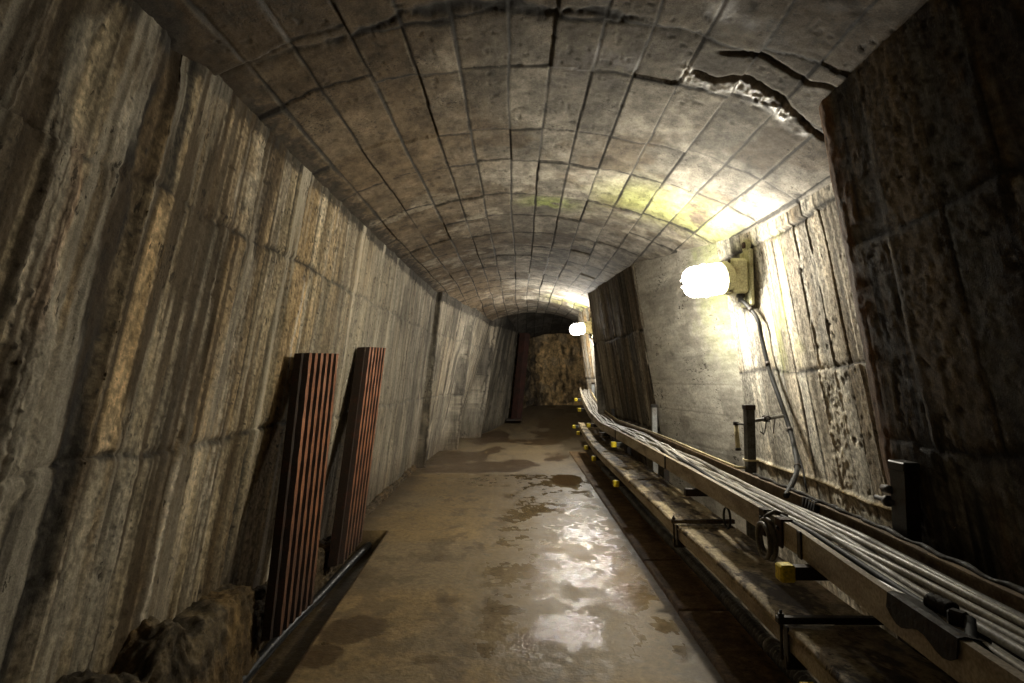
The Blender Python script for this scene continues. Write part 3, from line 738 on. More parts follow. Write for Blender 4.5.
# ------------------------------------------------------------------ bare rock at the bend
pl = [(-1.6, 13.0), (-.25, 13.5), (.15, 14.6), (.55, 15.1), (1.2, 15.3), (2.2, 14.9), (3.0, 14.2), (3.3, 12.4)]
S = path_samples([(a, b, 0) for a, b in pl], lambda y: .035)
zz = np.linspace(-.2, 3.2, 100)
s = np.arange(len(S)) * .035
U, Zg = np.meshgrid(s, zz, indexing='ij')
T = np.gradient(S[:, :2], axis=0); T /= np.linalg.norm(T, axis=1)[:, None]
Nn = np.stack([T[:, 1], -T[:, 0]], 1)
D = (fbm(U * 1.3, Zg * 1.1, 801, 5, .55) - .5) * .6 - (np.abs(fbm(U * 5, Zg * 4, 802, 4) - .5)) * .25
D += (fbm(U * 12, Zg * 9, 803, 4, .6) - .5) * .10
c = np.ones(U.shape + (3,)) * np.array([.62, .44, .22]); v = fbm(U * 9, Zg * 4, 811, 5, .65)
c = c * (.35 + 1.3 * v)[..., None]; c = mixc(c, GREY * .9, sstep(.55, .68, fbm(U * 4, Zg * 3, 812, 4)) * .4); c = mixc(c, BLACK * 1.3, sstep(.56, .66, fbm(U * 9, Zg * 3, 813, 4)) * .7)
c = mixc(c, BLACK * 1.5, (1 - sstep(3.0, 3.5, U + (v - .5) * .7)) * .8)
X = S[:, 0][:, None] + Nn[:, 0][:, None] * D; Y = S[:, 1][:, None] + Nn[:, 1][:, None] * D
structure(grid_mesh('wall_far', np.stack([X, Y, Zg], -1), c, M_ROCK, np.full(U.shape, .75), flip=True))

# ------------------------------------------------------------------ trays
TRAY = [(-.3, .80), (.4, .83), (1.0, .868), (1.45, .905), (2.0, .965), (2.55, .984), (3.35, .995), (5.4, 1.0), (7.0, .985), (8.0, .985), (9.0, 1.01), (9.7, 1.04), (10.3, 1.09)]
def tray_x(y): return float(np.interp(y, [a for a, _ in TRAY], [b for _, b in TRAY]))
def tray_w(y): return float(np.interp(y, [0, 1.3, 2, 3.2, 5.6, 7.5, 8.5, 10], [.29, .29, .265, .25, .27, .215, .20, .19]))
def tray_z(y): return float(np.interp(y, [0, 7.0, 8.1, 9.0, 9.7, 10.3], [.66, .66, .745, .86, .97, 1.06]))
RH = .088

def rail(yl, xoff, zt, hgt, thick, flange, inward):
    """C-shaped side rail swept along the tray line"""
    mb = MB(); secs = []
    for y in yl:
        x = xoff(y); z = zt(y); i = inward
        secs.append([(x, y, z), (x + i * flange, y, z), (x + i * flange, y, z - .006), (x + i * thick, y, z - .006),
                     (x + i * thick, y, z - hgt + .006), (x + i * flange, y, z - hgt + .006), (x + i * flange, y, z - hgt), (x, y, z - hgt)])
    mb.sweep(secs); return mb

YL = [(-.2 + .1 * i) for i in range(105)]
up = thing('cable_tray', (tray_x(2), 2.0, .57), 'upper open cable tray full of cables, running along the right-hand wall', 'cable tray')
rail(YL, tray_x, tray_z, RH, .005, .022, 1).build('side_rail', M_RAIL, up)
rail(YL, lambda y: tray_x(y) + tray_w(y), lambda y: tray_z(y) + .015, RH + .015, .005, .022, -1).build('side_rail', M_RUSTRAIL, up)
y = .2
while y < 10.1:
    mb = MB(); w = tray_w(y)
    mb.box((tray_x(y) + w / 2, y, tray_z(y) - RH + .012), (w - .012, .035, .016), bev=.003)
    mb.build('rung', M_RAIL, up); y += .33
for y in (1.98, 3.9, 5.9, 7.7):
    mb = MB(); x = tray_x(y)
    a = math.atan2(tray_x(y + .06) - tray_x(y - .06), .12)
    mb.box((x - .004, y, tray_z(y) - RH / 2), (.007, .030 if y < 2.5 else .02, RH + .006), Matrix.Rotation(-a, 3, 'Z'), .002)
    mb.build('joint_plate', M_DARK, up)
# rusty clamp plates by the hanging loop
for (px, py) in ((751, 514), (767, 524)):
    p = at(px, py, 2, .645); y = p[1]; x = tray_x(y)
    mb = MB(); mb.box((x - .006, y, tray_z(y) - .045), (.010, .050, .105), None, .003); mb.box((x + .012, y, tray_z(y) + .004), (.045, .050, .006), None, .002)
    cl = mb.build('clamp_plate', M_RUSTDARK, up)
    mb = MB(); mb.lathe([(0, .009), (.008, .009), (.009, .006)], (x - .010, y, tray_z(y) - .03), (-1, 0, 0), 6, False); mb.build('bolt', M_DARK, cl)

LW = .285
def low_x(y): return float(np.interp(y, [0, 1.9, 2.4, 3.1, 4.4, 6.0, 8.0, 9.3], [.86, .872, .880, .872, .876, .88, .91, .95]))
def low_z(y): return float(np.interp(y, [0, 7.0, 9.3], [.38, .38, .50]))
lo = thing('cable_tray', (low_x(2), 2.0, .29), 'lower covered cable tray with muddy lids, directly under the open tray', 'cable tray')
YB = [.0 + .1 * i for i in range(93)]
rail(YB, low_x, low_z, RH - .012, .005, .020, 1).build('side_rail', M_RAIL, lo)
rail(YB, lambda y: low_x(y) + LW, low_z, RH, .005, .020, -1).build('side_rail', M_RUSTRAIL, lo)
segs = [(.0, 1.00), (1.01, 1.905), (1.915, 3.085), (3.10, 4.55), (4.56, 6.05), (6.06, 7.55), (7.56, 9.1)]
for k, (a, b) in enumerate(segs):
    n = max(3, int((b - a) / .008)); m = 36
    P = np.zeros((n, m, 3)); yy = np.linspace(a, b, n); tt = np.linspace(-.012, LW + .012, m)
    for i, y in enumerate(yy):
        P[i, :, 0] = low_x(y) + tt; P[i, :, 1] = y; P[i, :, 2] = low_z(y) + .006
    P[..., 2] += (fbm(P[..., 0] * 9, P[..., 1] * 5, 900 + k, 3) - .5) * .008
    P[:, 0, 2] -= .02; P[:, -1, 2] -= .02
    P[0, :, 2] -= .004; P[-1, :, 2] -= .004
    nn = fbm(P[..., 0] * 14, P[..., 1] * 6, 910 + k, 6, .7)
    cc = np.ones((n, m, 3)) * np.array([.40, .32, .20])
    cc = mixc(cc, np.array([.055, .035, .018]), sstep(.46, .54, nn) * .9); cc = mixc(cc, np.array([.42, .34, .2]), sstep(.60, .66, 1 - nn + .02) * .5)
    o = grid_mesh('tray_lid', P, cc, M_CURB, np.full((n, m), .55), flip=True)
    o.parent = lo; o.matrix_parent_inverse = PINV(lo)
    sol = o.modifiers.new('thickness', 'SOLIDIFY'); sol.thickness = .004; sol.offset = -1
for (px, py) in ((684, 522), (788, 621)):
    p = at(px, py, 2, .40); y = p[1]; mb = MB(); x = low_x(y)
    mb.box((x + LW / 2 - .01, y, low_z(y) + .024), (LW + .06, .026, .022), None, .003)
    st = mb.build('hold_down_bar', M_COVER if px < 700 else M_DARK, lo)
    mb = MB(); mb.tube([(x - .026, y, low_z(y) - .10), (x - .026, y, low_z(y) + .055)], .005, 8)
    mb.lathe([(0, .010), (.010, .010)], (x - .026, y, low_z(y) + .035), (0, 0, 1), 6, False); mb.build('bolt', M_DARK, st)
    mb = MB(); mb.box((x - .010, y, low_z(y) - .05), (.006, .03, .11), None, .001); mb.build('bracket', M_DARK, st)

# ------------------------------------------------------------------ strut posts with cantilever arms
def stand(y, x, ztop, mat, label, up_cap, low_cap, bolt=False, rod=False, tube=False, w=.050):
    t = thing('strut_post', (x, y, 0.0), label, 'post', 'posts carrying the cable trays')
    h = ztop + .02
    mb = MB()                                        # slotted channel section
    dp = .046
    sec = [(-w / 2, -dp / 2), (w / 2, -dp / 2), (w / 2, dp / 2), (w / 2 - .012, dp / 2), (w / 2 - .012, dp / 2 - .006), (w / 2 - .005, dp / 2 - .006), (w / 2 - .005, -dp / 2 + .005),
           (-w / 2 + .005, -dp / 2 + .005), (-w / 2 + .005, dp / 2 - .006), (-w / 2 + .012, dp / 2 - .006), (-w / 2 + .012, dp / 2), (-w / 2, dp / 2)]
    mb.sweep([[(x + b, y + a, z) for a, b in sec] for z in (-.06, h)])
    mb.build('upright', mat, t)
    mb = MB(); mb.box((x, y, h + .006), (dp + .010, w + .010, .030), None, .004); mb.build('top_cap', M_DARK, t)
    mb = MB(); mb.box((x, y, .008), (.11, .11, .016), None, .003); mb.build('base_plate', M_DARK, t)
    for zt, cap, xe in [q for q in ((tray_z(y) - RH, up_cap, tray_x(y) - .085), (low_z(y) - RH, low_cap, low_x(y) - .035)) if q[1] is not None]:
        mb = MB(); mb.box(((x + xe) / 2 + .01, y, zt - .022), (x - xe - .02, .038, .042), None, .003)
        a = mb.build('arm', M_DARK if mat is not M_PALESTRUT else M_STRUT, t)
        if cap:
            mb = MB(); mb.box((xe + .002, y, zt - .022), (.050, .048, .055), None, .006); mb.build('end_cap', M_YELLOW, a)
    if bolt:
        mb = MB(); mb.tube([(x - .02, y + .02, ztop - .10), (x - .02, y + .12, ztop - .10)], .009, 8); mb.tube([(x - .02, y + .045, ztop - .10), (x - .02, y + .065, ztop - .10)], .02, 6)
        mb.tube([(x - .02, y + .03, ztop - .06), (x - .02, y + .08, ztop - .06)], .014, 6)
        mb.build('bolt', M_DARK, t)
    if rod:
        mb = MB(); p = at(783, 416, 0, 1.52); mb.tube([(x, y, ztop - .055), tuple(p)], .010, 8); r = mb.build('rod', M_GALV, t)
        mb = MB(); q = Vector((x, y, ztop - .055)).lerp(Vector(p), .5)
        for k in range(5):
            a0 = k * 1.3; mb.tube([(q.x + .016 * math.cos(a0 + j * .7), q.y + (k - 2) * .012, q.z + .016 * math.sin(a0 + j * .7)) for j in range(9)], .004, 5)
        mb.tube([(q.x, q.y, q.z), (q.x - .01, q.y - .01, q.z - .05), (q.x - .03, q.y - .03, q.z - .085), (q.x - .05, q.y - .03, q.z - .07)], .004, 5)
        mb.tube([(q.x + .05, q.y, q.z), (q.x + .035, q.y - .01, q.z - .06), (q.x + .025, q.y - .03, q.z - .08)], .003, 5)
        mb.build('wire_tie', M_DARK, r)
        mb = MB(); zz = ztop - .27; mb.tube([(x + .034 * math.cos(a) * 1.1, y + .036 * math.sin(a) * 1.1, zz) for a in [k * math.pi / 8 for k in range(17)]], .006, 6); mb.build('collar', M_CREAM, t)
    if tube:
        p = at(736, 425, 0, x - .02); q = at(738, 448, 0, x - .02)
        mb = MB(); mb.tube([tuple(p), tuple(q)], .013, 10); tt = mb.build('side_tube', M_CREAM, t)
        mb = MB(); mb.tube([tuple(p), tuple(p + np.array([0, 0, .02]))], .016, 10); mb.tube([tuple(p + np.array([0, 0, .01])), (x, y, p[2] + .01)], .006, 6); mb.build('cap', M_DARK, tt)
        mb = MB(); mb.tube([tuple(q + np.array([0, 0, .0])), tuple(q - np.array([0, 0, .015]))], .016, 10); mb.build('cap', M_DARK, tt)
    return t
stand(1.90, 1.272, .87, M_DARK, 'black strut post with side bolt at the near end of the lit wall', True, False, bolt=True, w=.072)
stand(1.70, 1.262, .50, M_DARK, 'low black tray post nearest to us, with yellow-capped lower arm', None, True)
stand(3.22, 1.30, 1.00, M_STRUT, 'grey strut post below the near lamp, a rod tied to it', False, False, rod=True, tube=True)
stand(5.02, 1.285, .62, M_DARK, 'short dark tray post with a low yellow-capped arm, in front of the flared concrete face', None, True)
stand(5.55, 1.315, .90, M_PALESTRUT, 'pale grey strut post at the edge of the dark buttress', True, False)
stand(6.6, 1.262, .66, M_DARK, 'dark tray post in the middle of the dark buttress', False, True)
stand(7.45, 1.232, .76, M_DARK, 'dark tray post towards the far end of the dark buttress', True, True)
stand(8.75, 1.225, 1.15, M_PALESTRUT, 'pale strut post standing beyond the buttress below the far lamp', True, True)
stand(9.6, 1.245, 1.1, M_PALESTRUT, 'farthest pale strut post, where the tray climbs to its end', True, True)

# ------------------------------------------------------------------ cables
def cable_path(k, n, seed, y0=-.1, y1=10.1, amp=.05, lift=0.0):
    r = np.random.RandomState(seed); ph = r.uniform(0, 6.28, 4); f = r.uniform(.8, 2.6, 4)
    pts = []; yy = y0
    base = (k + .5) / n
    while yy < y1:
        w = tray_w(yy)
        off = base + sum(math.sin(f[i] * yy + ph[i]) for i in range(4)) * amp
        hi = float(np.interp(yy, [0, 1.2, 1.8, 3.6, 4.6, 7], [.95, .90, .80, .74, .84, .90]))
        off += float(np.interp(yy, [2.3, 2.9, 4.6, 5.6], [0, 1, 1, .5])) * .085 * math.sin(3.6 * f[0] * yy + ph[3])
        off = .15 + (min(.93, max(.07, off)) - .07) * (hi - .15) / .86
        z = tray_z(yy) - RH + .036 + lift + .006 * math.sin(1.7 * f[1] * yy + ph[2]) + .005 * math.sin(f[3] * 2.9 * yy)
        pts.append((tray_x(yy) + w * off, yy, z)); yy += .06
    return pts
rad = [.0118, .0100, .0135, .0075]
order = [0, 1, 2, 0, 1, 0, 3, 0, 1, 2, 0, 1, 0, 2]
NC = len(order)
ordw = ['first', 'second', 'third', 'fourth', 'fifth', 'sixth', 'seventh', 'eighth', 'ninth', 'tenth', 'eleventh', 'twelfth', 'thirteenth', 'fourteenth']
desc = {0: 'mid grey dusty cable', 1: 'pale grey cable', 2: 'thick dark grey cable', 3: 'thin black cable'}
for k in range(NC):
    m = order[k]; r_ = rad[m] * (.92 + .2 * _hash(np.array(k), np.array(3), 9).item())
    pts = cable_path(k, NC, 40 + k, amp=.011 + .008 * (k % 2), lift=.020 * (k % 2) + .006 * (k % 3))
    mb = MB(); mb.tube(pts, r_, 10)
    o = mb.build('cable', M_CABLES[m])
    tag(o, f'{desc[m]} lying in the open tray, {ordw[k]} from the aisle-side rail', 'cable', 'cables lying in the open tray')
# two brighter cables weaving over the bundle
for j, (pts, mm, lab) in enumerate((
    ([(tray_x(y) + tray_w(y) * (.25 + .45 * (0.5 + .5 * math.sin(1.3 * y + 1))), y, tray_z(y) - .014 + .006 * math.sin(5 * y)) for y in np.arange(1.0, 8.2, .06)], 1, 'pale cable snaking on top of the other cables in the open tray'),
    ([(tray_x(y) + tray_w(y) * (.36 + .22 * math.sin(.9 * y + 2.6)), y, tray_z(y) - .010 + .006 * math.sin(4 * y)) for y in np.arange(1.2, 4.6, .06)], 3, 'black cable curving over the cable bundle below the near lamp'))):
    mb = MB(); mb.tube(pts, .010, 8); tag(mb.build('cable', M_CABLES[mm]), lab, 'cable', 'cables lying in the open tray')
# black joint on a cable near the camera end
jp = at(940, 606, 2, .665); jq = at(966, 632, 2, .665)
t = thing('cable_joint', tuple(jp), 'black cable joint with a clamp, lying on the grey cables near us', 'cable joint')
mb = MB(); a = Vector(at(928, 600, 2, .668)); b = Vector(at(955, 612, 2, .668)); mb.tube([a + (b - a) * f for f in (0, .1, .2, .35, .5, .65, .8, .9, 1)], .02, 12, True, [.013, .02, .017, .021, .017, .021, .017, .02, .013]); mb.build('sleeve', M_TAR, t)
mb = MB(); c_ = Vector(at(958, 618, 2, .668)); mb.box(c_, (.026, .035, .032), Matrix.Rotation(.5, 3, 'Z'), .005); cl = mb.build('clamp', M_TAR, t)
mb = MB(); mb.tube([c_, c_ + Vector((.010, -.02, .002)), Vector(at(972, 640, 2, .65)), Vector(at(1000, 668, 2, .64))], .012, 8); mb.build('tail', M_CABLES[3], t)

# coil hanging below the open tray
p = at(767, 535, 0, .955)
mb = MB(); pts = []
cx, cyy, czz = tray_x(p[1]) - .004, p[1], tray_z(p[1]) - .085
for k in range(110):
    a = k / 110 * 2 * math.pi * 3.1 + math.pi / 2
    rr = .066 + .010 * math.sin(a * .37)
    pts.append((cx - .018 + .014 * math.sin(k * .06), cyy + rr * 1.0 * math.cos(a) + .012 * math.sin(k * .045), czz - .008 + rr * 1.02 * math.sin(a)))
pts = [(cx + .07, cyy + .01, tray_z(cyy) - .008), (cx + .02, cyy + .005, tray_z(cyy) + .010), (cx - .018, cyy + .002, tray_z(cyy) - .01)] + pts
mb.tube(pts, .0085, 8); tag(mb.build('cable_coil', M_CABLES[2]), 'coil of dark cable hanging over the open tray’s front rail by the rusty clamps'.replace('’', "'"), 'cable')
p = at(721, 519, 0, tray_x(2.6) + .01); cyy = p[1]
mb = MB(); mb.tube([(p[0] + .03 , cyy + .045 * math.cos(a), p[2] + .006 + .05 * math.sin(a)) for a in [k * math.pi / 10 + 1.2 for k in range(20)]], .006, 6)
tag(mb.build('cable_coil', M_CABLES[3]), 'small black cable loop hanging under the open tray, farther along than the big coil', 'cable')

# black rubber flap over the front rail
pts_ = [at(878, 590, 2, .667)[1], at(932, 636, 2, .667)[1]]
ya, yb = max(pts_), min(pts_)
mb = MB(); secs = []
for i in range(13):
    f = i / 12; y = ya + (yb - ya) * f; x = tray_x(y); z = tray_z(y)
    dr = .030 + .016 * math.sin(f * 9) + .02 * math.sin(f * 3.1); bk = .04 + .01 * math.sin(f * 7)
    outr = [(x + bk, y, z - .002), (x + .01, y, z + .006), (x - .005, y, z + .003), (x - .009, y, z - .03), (x - .010, y, z - dr)]
    inn = [(q[0] + .003, q[1], q[2] - .0025) if q[2] > z - .02 else (q[0] + .004, q[1], q[2]) for q in outr][::-1]
    secs.append(outr + inn)
mb.sweep(secs); tag(mb.build('rubber_sheet', M_TAR, None), 'black rubber sheet folded over the front rail of the open tray', 'rubber sheet')

# tarry black cable strapped along the rear rail
pts = []
for i in range(70):
    y = 3.05 - i * (3.05 - .5) / 69
    pts.append((tray_x(y) + tray_w(y) + .002 + .006 * math.sin(i * 1.3), y, tray_z(y) + .019 + .004 * math.sin(i * 2.1) * math.sin(i * .7)))
mb = MB(); mb.tube(pts, .013, 8, True, [.006 + .005 * abs(math.sin(i * 1.7)) * abs(math.sin(i * .37)) for i in range(70)])
bc = tag(mb.build('cable', M_TAR), 'lumpy tarred black cable strapped along the top of the wall-side tray rail', 'cable')
mb = MB(); p = at(815, 500, 0, 1.24); y = p[1]
for k in range(5): mb.tube([(tray_x(y) + tray_w(y) - .012 + .004 * math.sin(k), y + (k - 2) * .022, tray_z(y) + .018), (tray_x(y) + tray_w(y) - .020, y + (k - 2) * .022 + .005, tray_z(y) - .03), (tray_x(y) + tray_w(y) - .016, y + (k - 2) * .02, tray_z(y) - .085 + .012 * (k % 2))], .013, 7)
mb.build('wrapping', M_TAR, bc)
# cream wire on the far half of that rail
pts = [(tray_x(y) + tray_w(y) - .004, y, tray_z(y) + .024 + .002 * math.sin(3 * y)) for y in np.arange(3.25, 9.6, .1)]
mb = MB(); mb.tube([(tray_x(3.2) + tray_w(3.2) + .09, 3.22, tray_z(3.2) + .024)] + pts, .0075, 8); tag(mb.build('wire', M_CREAM), 'cream wire lying on top of the wall-side tray rail beyond the grey post', 'wire')
# rim glint: bare lip on the front rail
# ------------------------------------------------------------------ conduits and pipes on the floor
mb = MB(); pts = []; rd = []
y = .8
while y < 7.2:
    x = 1.052 + .006 * math.sin(y * 1.1); pts.append((x, y, .066 + .008 * math.sin(y * 2.3))); rd.append(.036 if int(round(y / .007)) % 4 < 2 else .029); y += .007
mb.tube(pts, .036, 12, True, rd)
co = tag(mb.build('corrugated_conduit', M_CONDUIT), 'black corrugated conduit lying in the gutter under the lower tray', 'conduit')
p = at(793, 652, 2, .05); mb = MB(); mb.tube([(1.054, p[1] - .014, .066), (1.054, p[1] + .014, .066)], .0395, 14); mb.build('coupling', M_GALV, co)

pts = [(at(px, py, 2, -.105)[0] - .03, at(px, py, 2, -.105)[1], -.105) for px, py in ((214, 719), (255, 673), (300, 622), (330, 590), (347, 572), (362, 556), (377, 540))]
pts = [(-.95, .7, -.105)] + [(float(a), float(b), float(c)) for a, b, c in pts]
P2 = []
for a, b in zip(pts[:-1], pts[1:]):
    for k in range(8): P2.append(tuple(a[i] + (b[i] - a[i]) * k / 8 for i in range(3)))
P2 = [(x, y, z + .004 * math.sin(y * 5)) for x, y, z in P2]
mb = MB(); mb.tube(P2, .027, 14); tag(mb.build('drain_pipe', M_BLACKPIPE), 'shiny wet black pipe lying in the gutter at the foot of the left-hand wall', 'pipe')

# ------------------------------------------------------------------ rusty ribbed sheets leaning on the left wall
def ribbed(name, tl, tr, bl, br, nr, label, flange):
    tl, tr, bl, br = map(Vector, (tl, tr, bl, br))
    base = (bl + br) / 2
    t = thing(name, tuple(base), label, 'metal sheet', 'rusty ribbed sheets leaning on the left wall')
    nrm = (tr - tl).cross(bl - tl).normalized()
    if nrm.x < 0: nrm = -nrm
    prof = []
    for i in range(nr):
        a = i / nr; w = 1 / nr
        prof += [(a, .0), (a + w * .30, .0), (a + w * .44, .028), (a + w * .86, .028)]
    prof.append((1.0, .0))
    rows = 26
    vs = []; fs = []
    rr = random.Random(nr)
    back = -.008
    for j in range(rows + 1):
        f = j / rows
        L_ = tl.lerp(bl, f); R_ = tr.lerp(br, f)
        for (a, h) in prof:
            vs.append(L_.lerp(R_, a) + nrm * (h + .0015 * math.sin(j * 1.9 + a * 40)))
        for (a, h) in prof:
            vs.append(L_.lerp(R_, a) + nrm * (h - .006))
    n = len(prof); row = 2 * n
    for j in range(rows):
        for i in range(n - 1):
            a = j * row + i; fs.append((a, a + 1, a + 1 + row, a + row)); b = a + n; fs.append((b + 1, b, b + row, b + 1 + row))
        for i in (0, n - 1):
            a = j * row + i; fs.append((a, a + row, a + n + row, a + n))
    for j in (0, rows):
        for i in range(n - 1):
            a = j * row + i; fs.append((a, a + n, a + n + 1, a + 1))
    mb = MB(); mb.add(vs, fs); pl = mb.build('ribbed_plate', M_RUST, t); pl.data.materials.append(M_RUSTDARK)
    for p in pl.data.polygons:
        k = min(v % row % n for v in p.vertices)
        if (k % 4) in (0, 1) or min(v % row for v in p.vertices) >= n: p.material_index = 1
    # folded edge towards the wall
    out = (tl - tr).normalized()
    mb = MB()
    d = flange
    q = [tl, bl]
    def bx(p): return [p + out * .004, p - out * .006, p - out * .006 - nrm * d, p + out * .004 - nrm * d]
    mb.sweep([[tuple(v) for v in bx(tl.lerp(bl, f / 10))] for f in range(11)])
    mb.build('folded_edge', M_RUSTDARK, t)
    return t
def lean(tlp, trp, blp, brp, xt, xb): return [tuple(at(*tlp, 0, xt)), tuple(at(*trp, 0, xt + .012)), tuple(at(*blp, 0, xb)), tuple(at(*brp, 0, xb + .012))]
q = lean((302, 353), (335, 354), (270, 640), (308, 603), -1.195, -1.115)
ribbed('ribbed_sheet', q[0], q[1], q[2], q[3], 6, 'nearer and wider rusty red ribbed sheet leaning on the left-hand wall', .040)
q = lean((365, 347), (383, 348), (337, 566), (358, 541), -1.21, -1.155)
ribbed('ribbed_sheet', q[0], q[1], q[2], q[3], 6, 'farther and narrower rusty red ribbed sheet leaning on the left-hand wall', .06)

# ------------------------------------------------------------------ lamps
def lamp(base, axis, glow, label, cablepts, cable_label, s=1.0, plate_rot=0.0, ln=.135, power=78., tint=(1.0, .935, .81)):
    base = Vector(base); ax = Vector(axis).normalized()
    t = thing('bulkhead_lamp', tuple(base), label, 'lamp', 'wall lamps along the gallery')
    Rz = Matrix.Rotation(plate_rot, 3, 'Z')
    mb = MB(); mb.box(base + Rz @ Vector((-.012, 0, -.01)) * s, Vector((.024, .15, .33)) * s, Rz, .006 * s)
    mb.lathe([(0, .040 * s), (.02 * s, .040 * s)], base + Rz @ Vector((0, 0, .185)) * s, Rz @ Vector((-1, 0, 0)), 16, False)
    bp = mb.build('back_plate', M_CAST, t)
    mb = MB(); mb.lathe([(0, .020 * s), (.010 * s, .020 * s), (.014 * s, .010 * s)], base + Rz @ Vector((-.022, 0, .19)) * s, Rz @ Vector((-1, 0, 0)), 6, False); mb.build('bolt', M_RUSTDARK, bp)
    mb = MB(); mb.box(base + Rz @ Vector((-.075, 0, .0)) * s, Vector((.11, .135, .205)) * s, Rz, .018 * s)
    hs = mb.build('housing', M_CAST, t)
    for dy, dz in ((-.05, .085), (.05, .085), (-.05, -.085), (.05, -.085)):
        mb = MB(); mb.lathe([(0, .012 * s), (.010 * s, .012 * s), (.012 * s, .006 * s)], base + Rz @ Vector((-.128, dy, dz)) * s, Rz @ Vector((-1, 0, 0)), 6, False); mb.build('screw', M_RUSTDARK, hs)
    c0 = base + Rz @ Vector((-.12, 0, .0)) * s
    mb = MB(); mb.lathe([(0, .085 * s), (.02 * s, .098 * s), (.055 * s, .100 * s), (.062 * s, .094 * s)], c0, ax, 28); mb.build('collar', M_CAST, t)
    g0 = c0 + ax * .055 * s
    r = .090 * s; prof = [(0, r * .96), (.02 * s, r)] + [(ln * s, r)] + [(ln * s + .10 * s * math.sin(a), r * math.cos(a)) for a in [k * math.pi / 2 / 8 for k in range(1, 9)]]
    mb = MB(); mb.lathe(prof, g0, ax, 28); gl = mb.build('glass', glow, t)
    ld = bpy.data.lights.new('bulb', 'POINT'); ld.energy = power; ld.color = tint; ld.shadow_soft_size = .05 * s
    lo_ = bpy.data.objects.new('bulb', ld); COL.objects.link(lo_); lo_.location = g0 + ax * ln * .6 * s; lo_.parent = gl; lo_.matrix_parent_inverse = Matrix.Identity(4)
    mb = MB(); u = ax.cross(Vector((0, 0, 1))).normalized(); w = ax.cross(u); rg = r + .012 * s
    for k in range(4):
        a = k * math.pi / 4 + .3; e = u * math.cos(a) + w * math.sin(a)
        P_ = [g0 - ax * .004 + e * rg, g0 + ax * ln * s + e * rg] + [g0 + ax * (ln * s + .112 * s * math.sin(b)) + e * rg * math.cos(b) for b in [j * math.pi / 12 for j in range(1, 12)]] + [g0 + ax * ln * s - e * rg, g0 - ax * .004 - e * rg]
        mb.tube(P_, .0032 * s, 6)
    mb.tube([g0 + ax * .10 * s + (u * math.cos(a) + w * math.sin(a)) * rg for a in [j * math.pi / 14 for j in range(29)]], .0032 * s, 6)
    mb.build('wire_guard', M_GALV, t)
    mb = MB(); gp = base + Rz @ Vector((-.055, -.01, -.10)) * s; mb.lathe([(0, .024 * s), (.02 * s, .024 * s), (.025 * s, .016 * s), (.05 * s, .016 * s)], gp, (0, 0, -1), 6, False); mb.build('cable_gland', M_DARK, t)
    pts = [tuple(gp - Vector((0, 0, .03 * s)))] + cablepts
    P_ = [Vector(p) for p in pts]; out = []
    for i in range(len(P_) - 1):
        p0, p1, p2, p3 = P_[max(i - 1, 0)], P_[i], P_[i + 1], P_[min(i + 2, len(P_) - 1)]
        for k in range(8):
            f = k / 8; out.append(.5 * ((2 * p1) + (p2 - p0) * f + (2 * p0 - 5 * p1 + 4 * p2 - p3) * f * f + (3 * p1 - p0 - 3 * p2 + p3) * f ** 3))
    out.append(P_[-1])
    mb = MB(); mb.tube(out, .011 * s, 8); cb = tag(mb.build('lamp_cable', M_CABLES[3]), cable_label, 'cable', 'cables feeding the wall lamps')
    return t, cb, out
cab = [tuple(at(px, py, 0, x)) for px, py, x in ((757, 318, 1.575), (762, 340, 1.59), (770, 372, 1.59), (780, 400, 1.58), (790, 430, 1.57), (796, 455, 1.50), (797, 470, 1.40), (792, 484, 1.28), (786, 496, 1.20))]
_, cb, out = lamp((1.598, LAMP[1] + .05, LAMP[2] - .04), (-1, -.20, -.17), M_GLOW, 'lit wall lamp with glass dome, the nearer and larger one', cab, 'black cable hanging from the nearer lamp down to the open tray', 1.18)
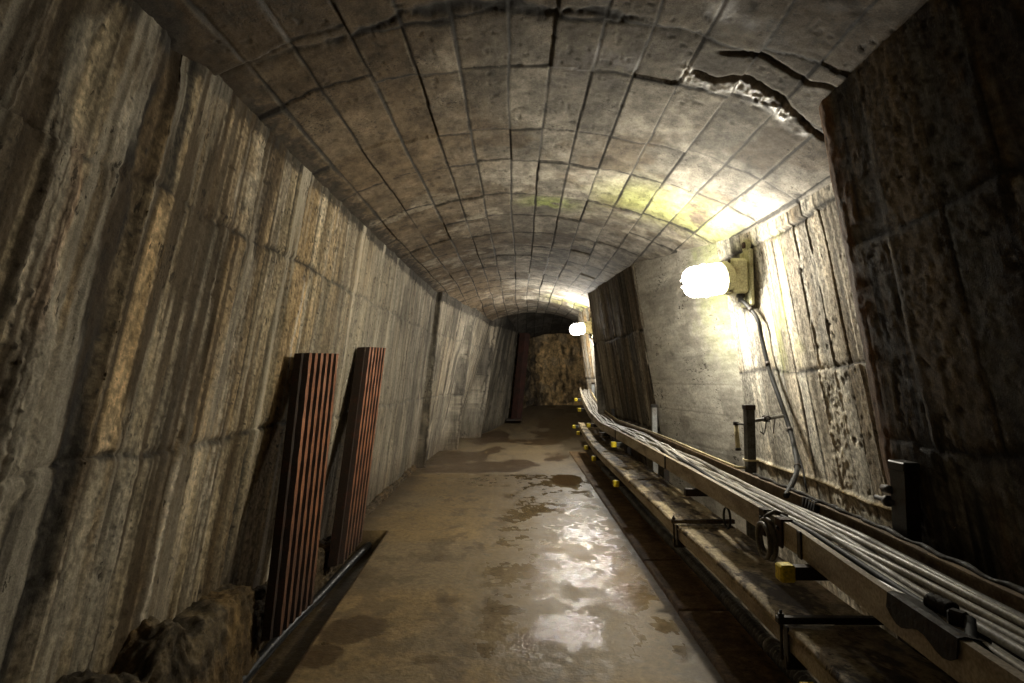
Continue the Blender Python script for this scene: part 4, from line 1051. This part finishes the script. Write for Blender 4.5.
for f in (5, 22, 40, 54):
    mb = MB(); p = out[min(f, len(out) - 2)]; d = (out[min(f, len(out) - 2) + 1] - p).normalized(); mb.tube([p - d * .012, p + d * .012], .017, 8); mb.build('clip', M_DARK, cb)
cab2 = [tuple(at(px, py, 0, x)) for px, py, x in ((590, 338, 1.17), (596, 350, 1.19), (601, 362, 1.22), (603, 380, 1.22), (602, 398, 1.2))]
L2 = at(589, 326, 1, 9.35)
lamp((float(L2[0]) + .06, 9.35, float(L2[2]) - .03), (-.92, -.40, -.20), M_GLOW2, 'lit wall lamp far down the gallery, the smaller one', cab2, 'thin black cable drooping from the far lamp', 1.0, .1, power=105., tint=(1.0, .95, .87))

# second thin wire beside the near lamp cable
w = [tuple(at(px, py, 0, x)) for px, py, x in ((772, 372, 1.598), (784, 410, 1.60), (794, 440, 1.60), (803, 470, 1.59), (807, 492, 1.50))]
mb = MB(); mb.tube(w, .006, 6); tag(mb.build('wire', M_CABLES[3]), 'thin black wire running down the lit wall beside the lamp cable', 'wire')

# ------------------------------------------------------------------ far things
a = at(523, 333, 1, 13.2); b = at(514, 414, 1, 13.0)
t = thing('steel_prop', (float(b[0]), float(b[1]), float(b[2])), 'dark red steel prop leaning at the far left before the rock', 'prop')
mb = MB(); A = Vector(a); B = Vector(b) - Vector((0, 0, .15)); d = (A - B); Lp = d.length; q = d.to_track_quat('Z', 'Y').to_matrix()
mb.box((A + B) / 2, (.20, .02, Lp), q, .003); mb.box((A + B) / 2 + q @ Vector((-.09, -.07, 0)), (.02, .14, Lp), q, .003); mb.box((A + B) / 2 + q @ Vector((.09, -.07, 0)), (.02, .14, Lp), q, .003)
mb.build('channel', M_PROP, t)
mb = MB(); mb.box(B + Vector((0, 0, .02)), (.36, .3, .04), None, .004); mb.build('foot_plate', M_DARK, t)

# ------------------------------------------------------------------ daylight-free surroundings, with an added dim fill
w = bpy.data.worlds.new('dim_fill_world'); sc.world = w; w.use_nodes = True  # dim fill light added, entering by the open end behind the camera
w.node_tree.nodes['Background'].inputs[0].default_value = (1.0, .86, .66, 1)
w.node_tree.nodes['Background'].inputs[1].default_value = .022
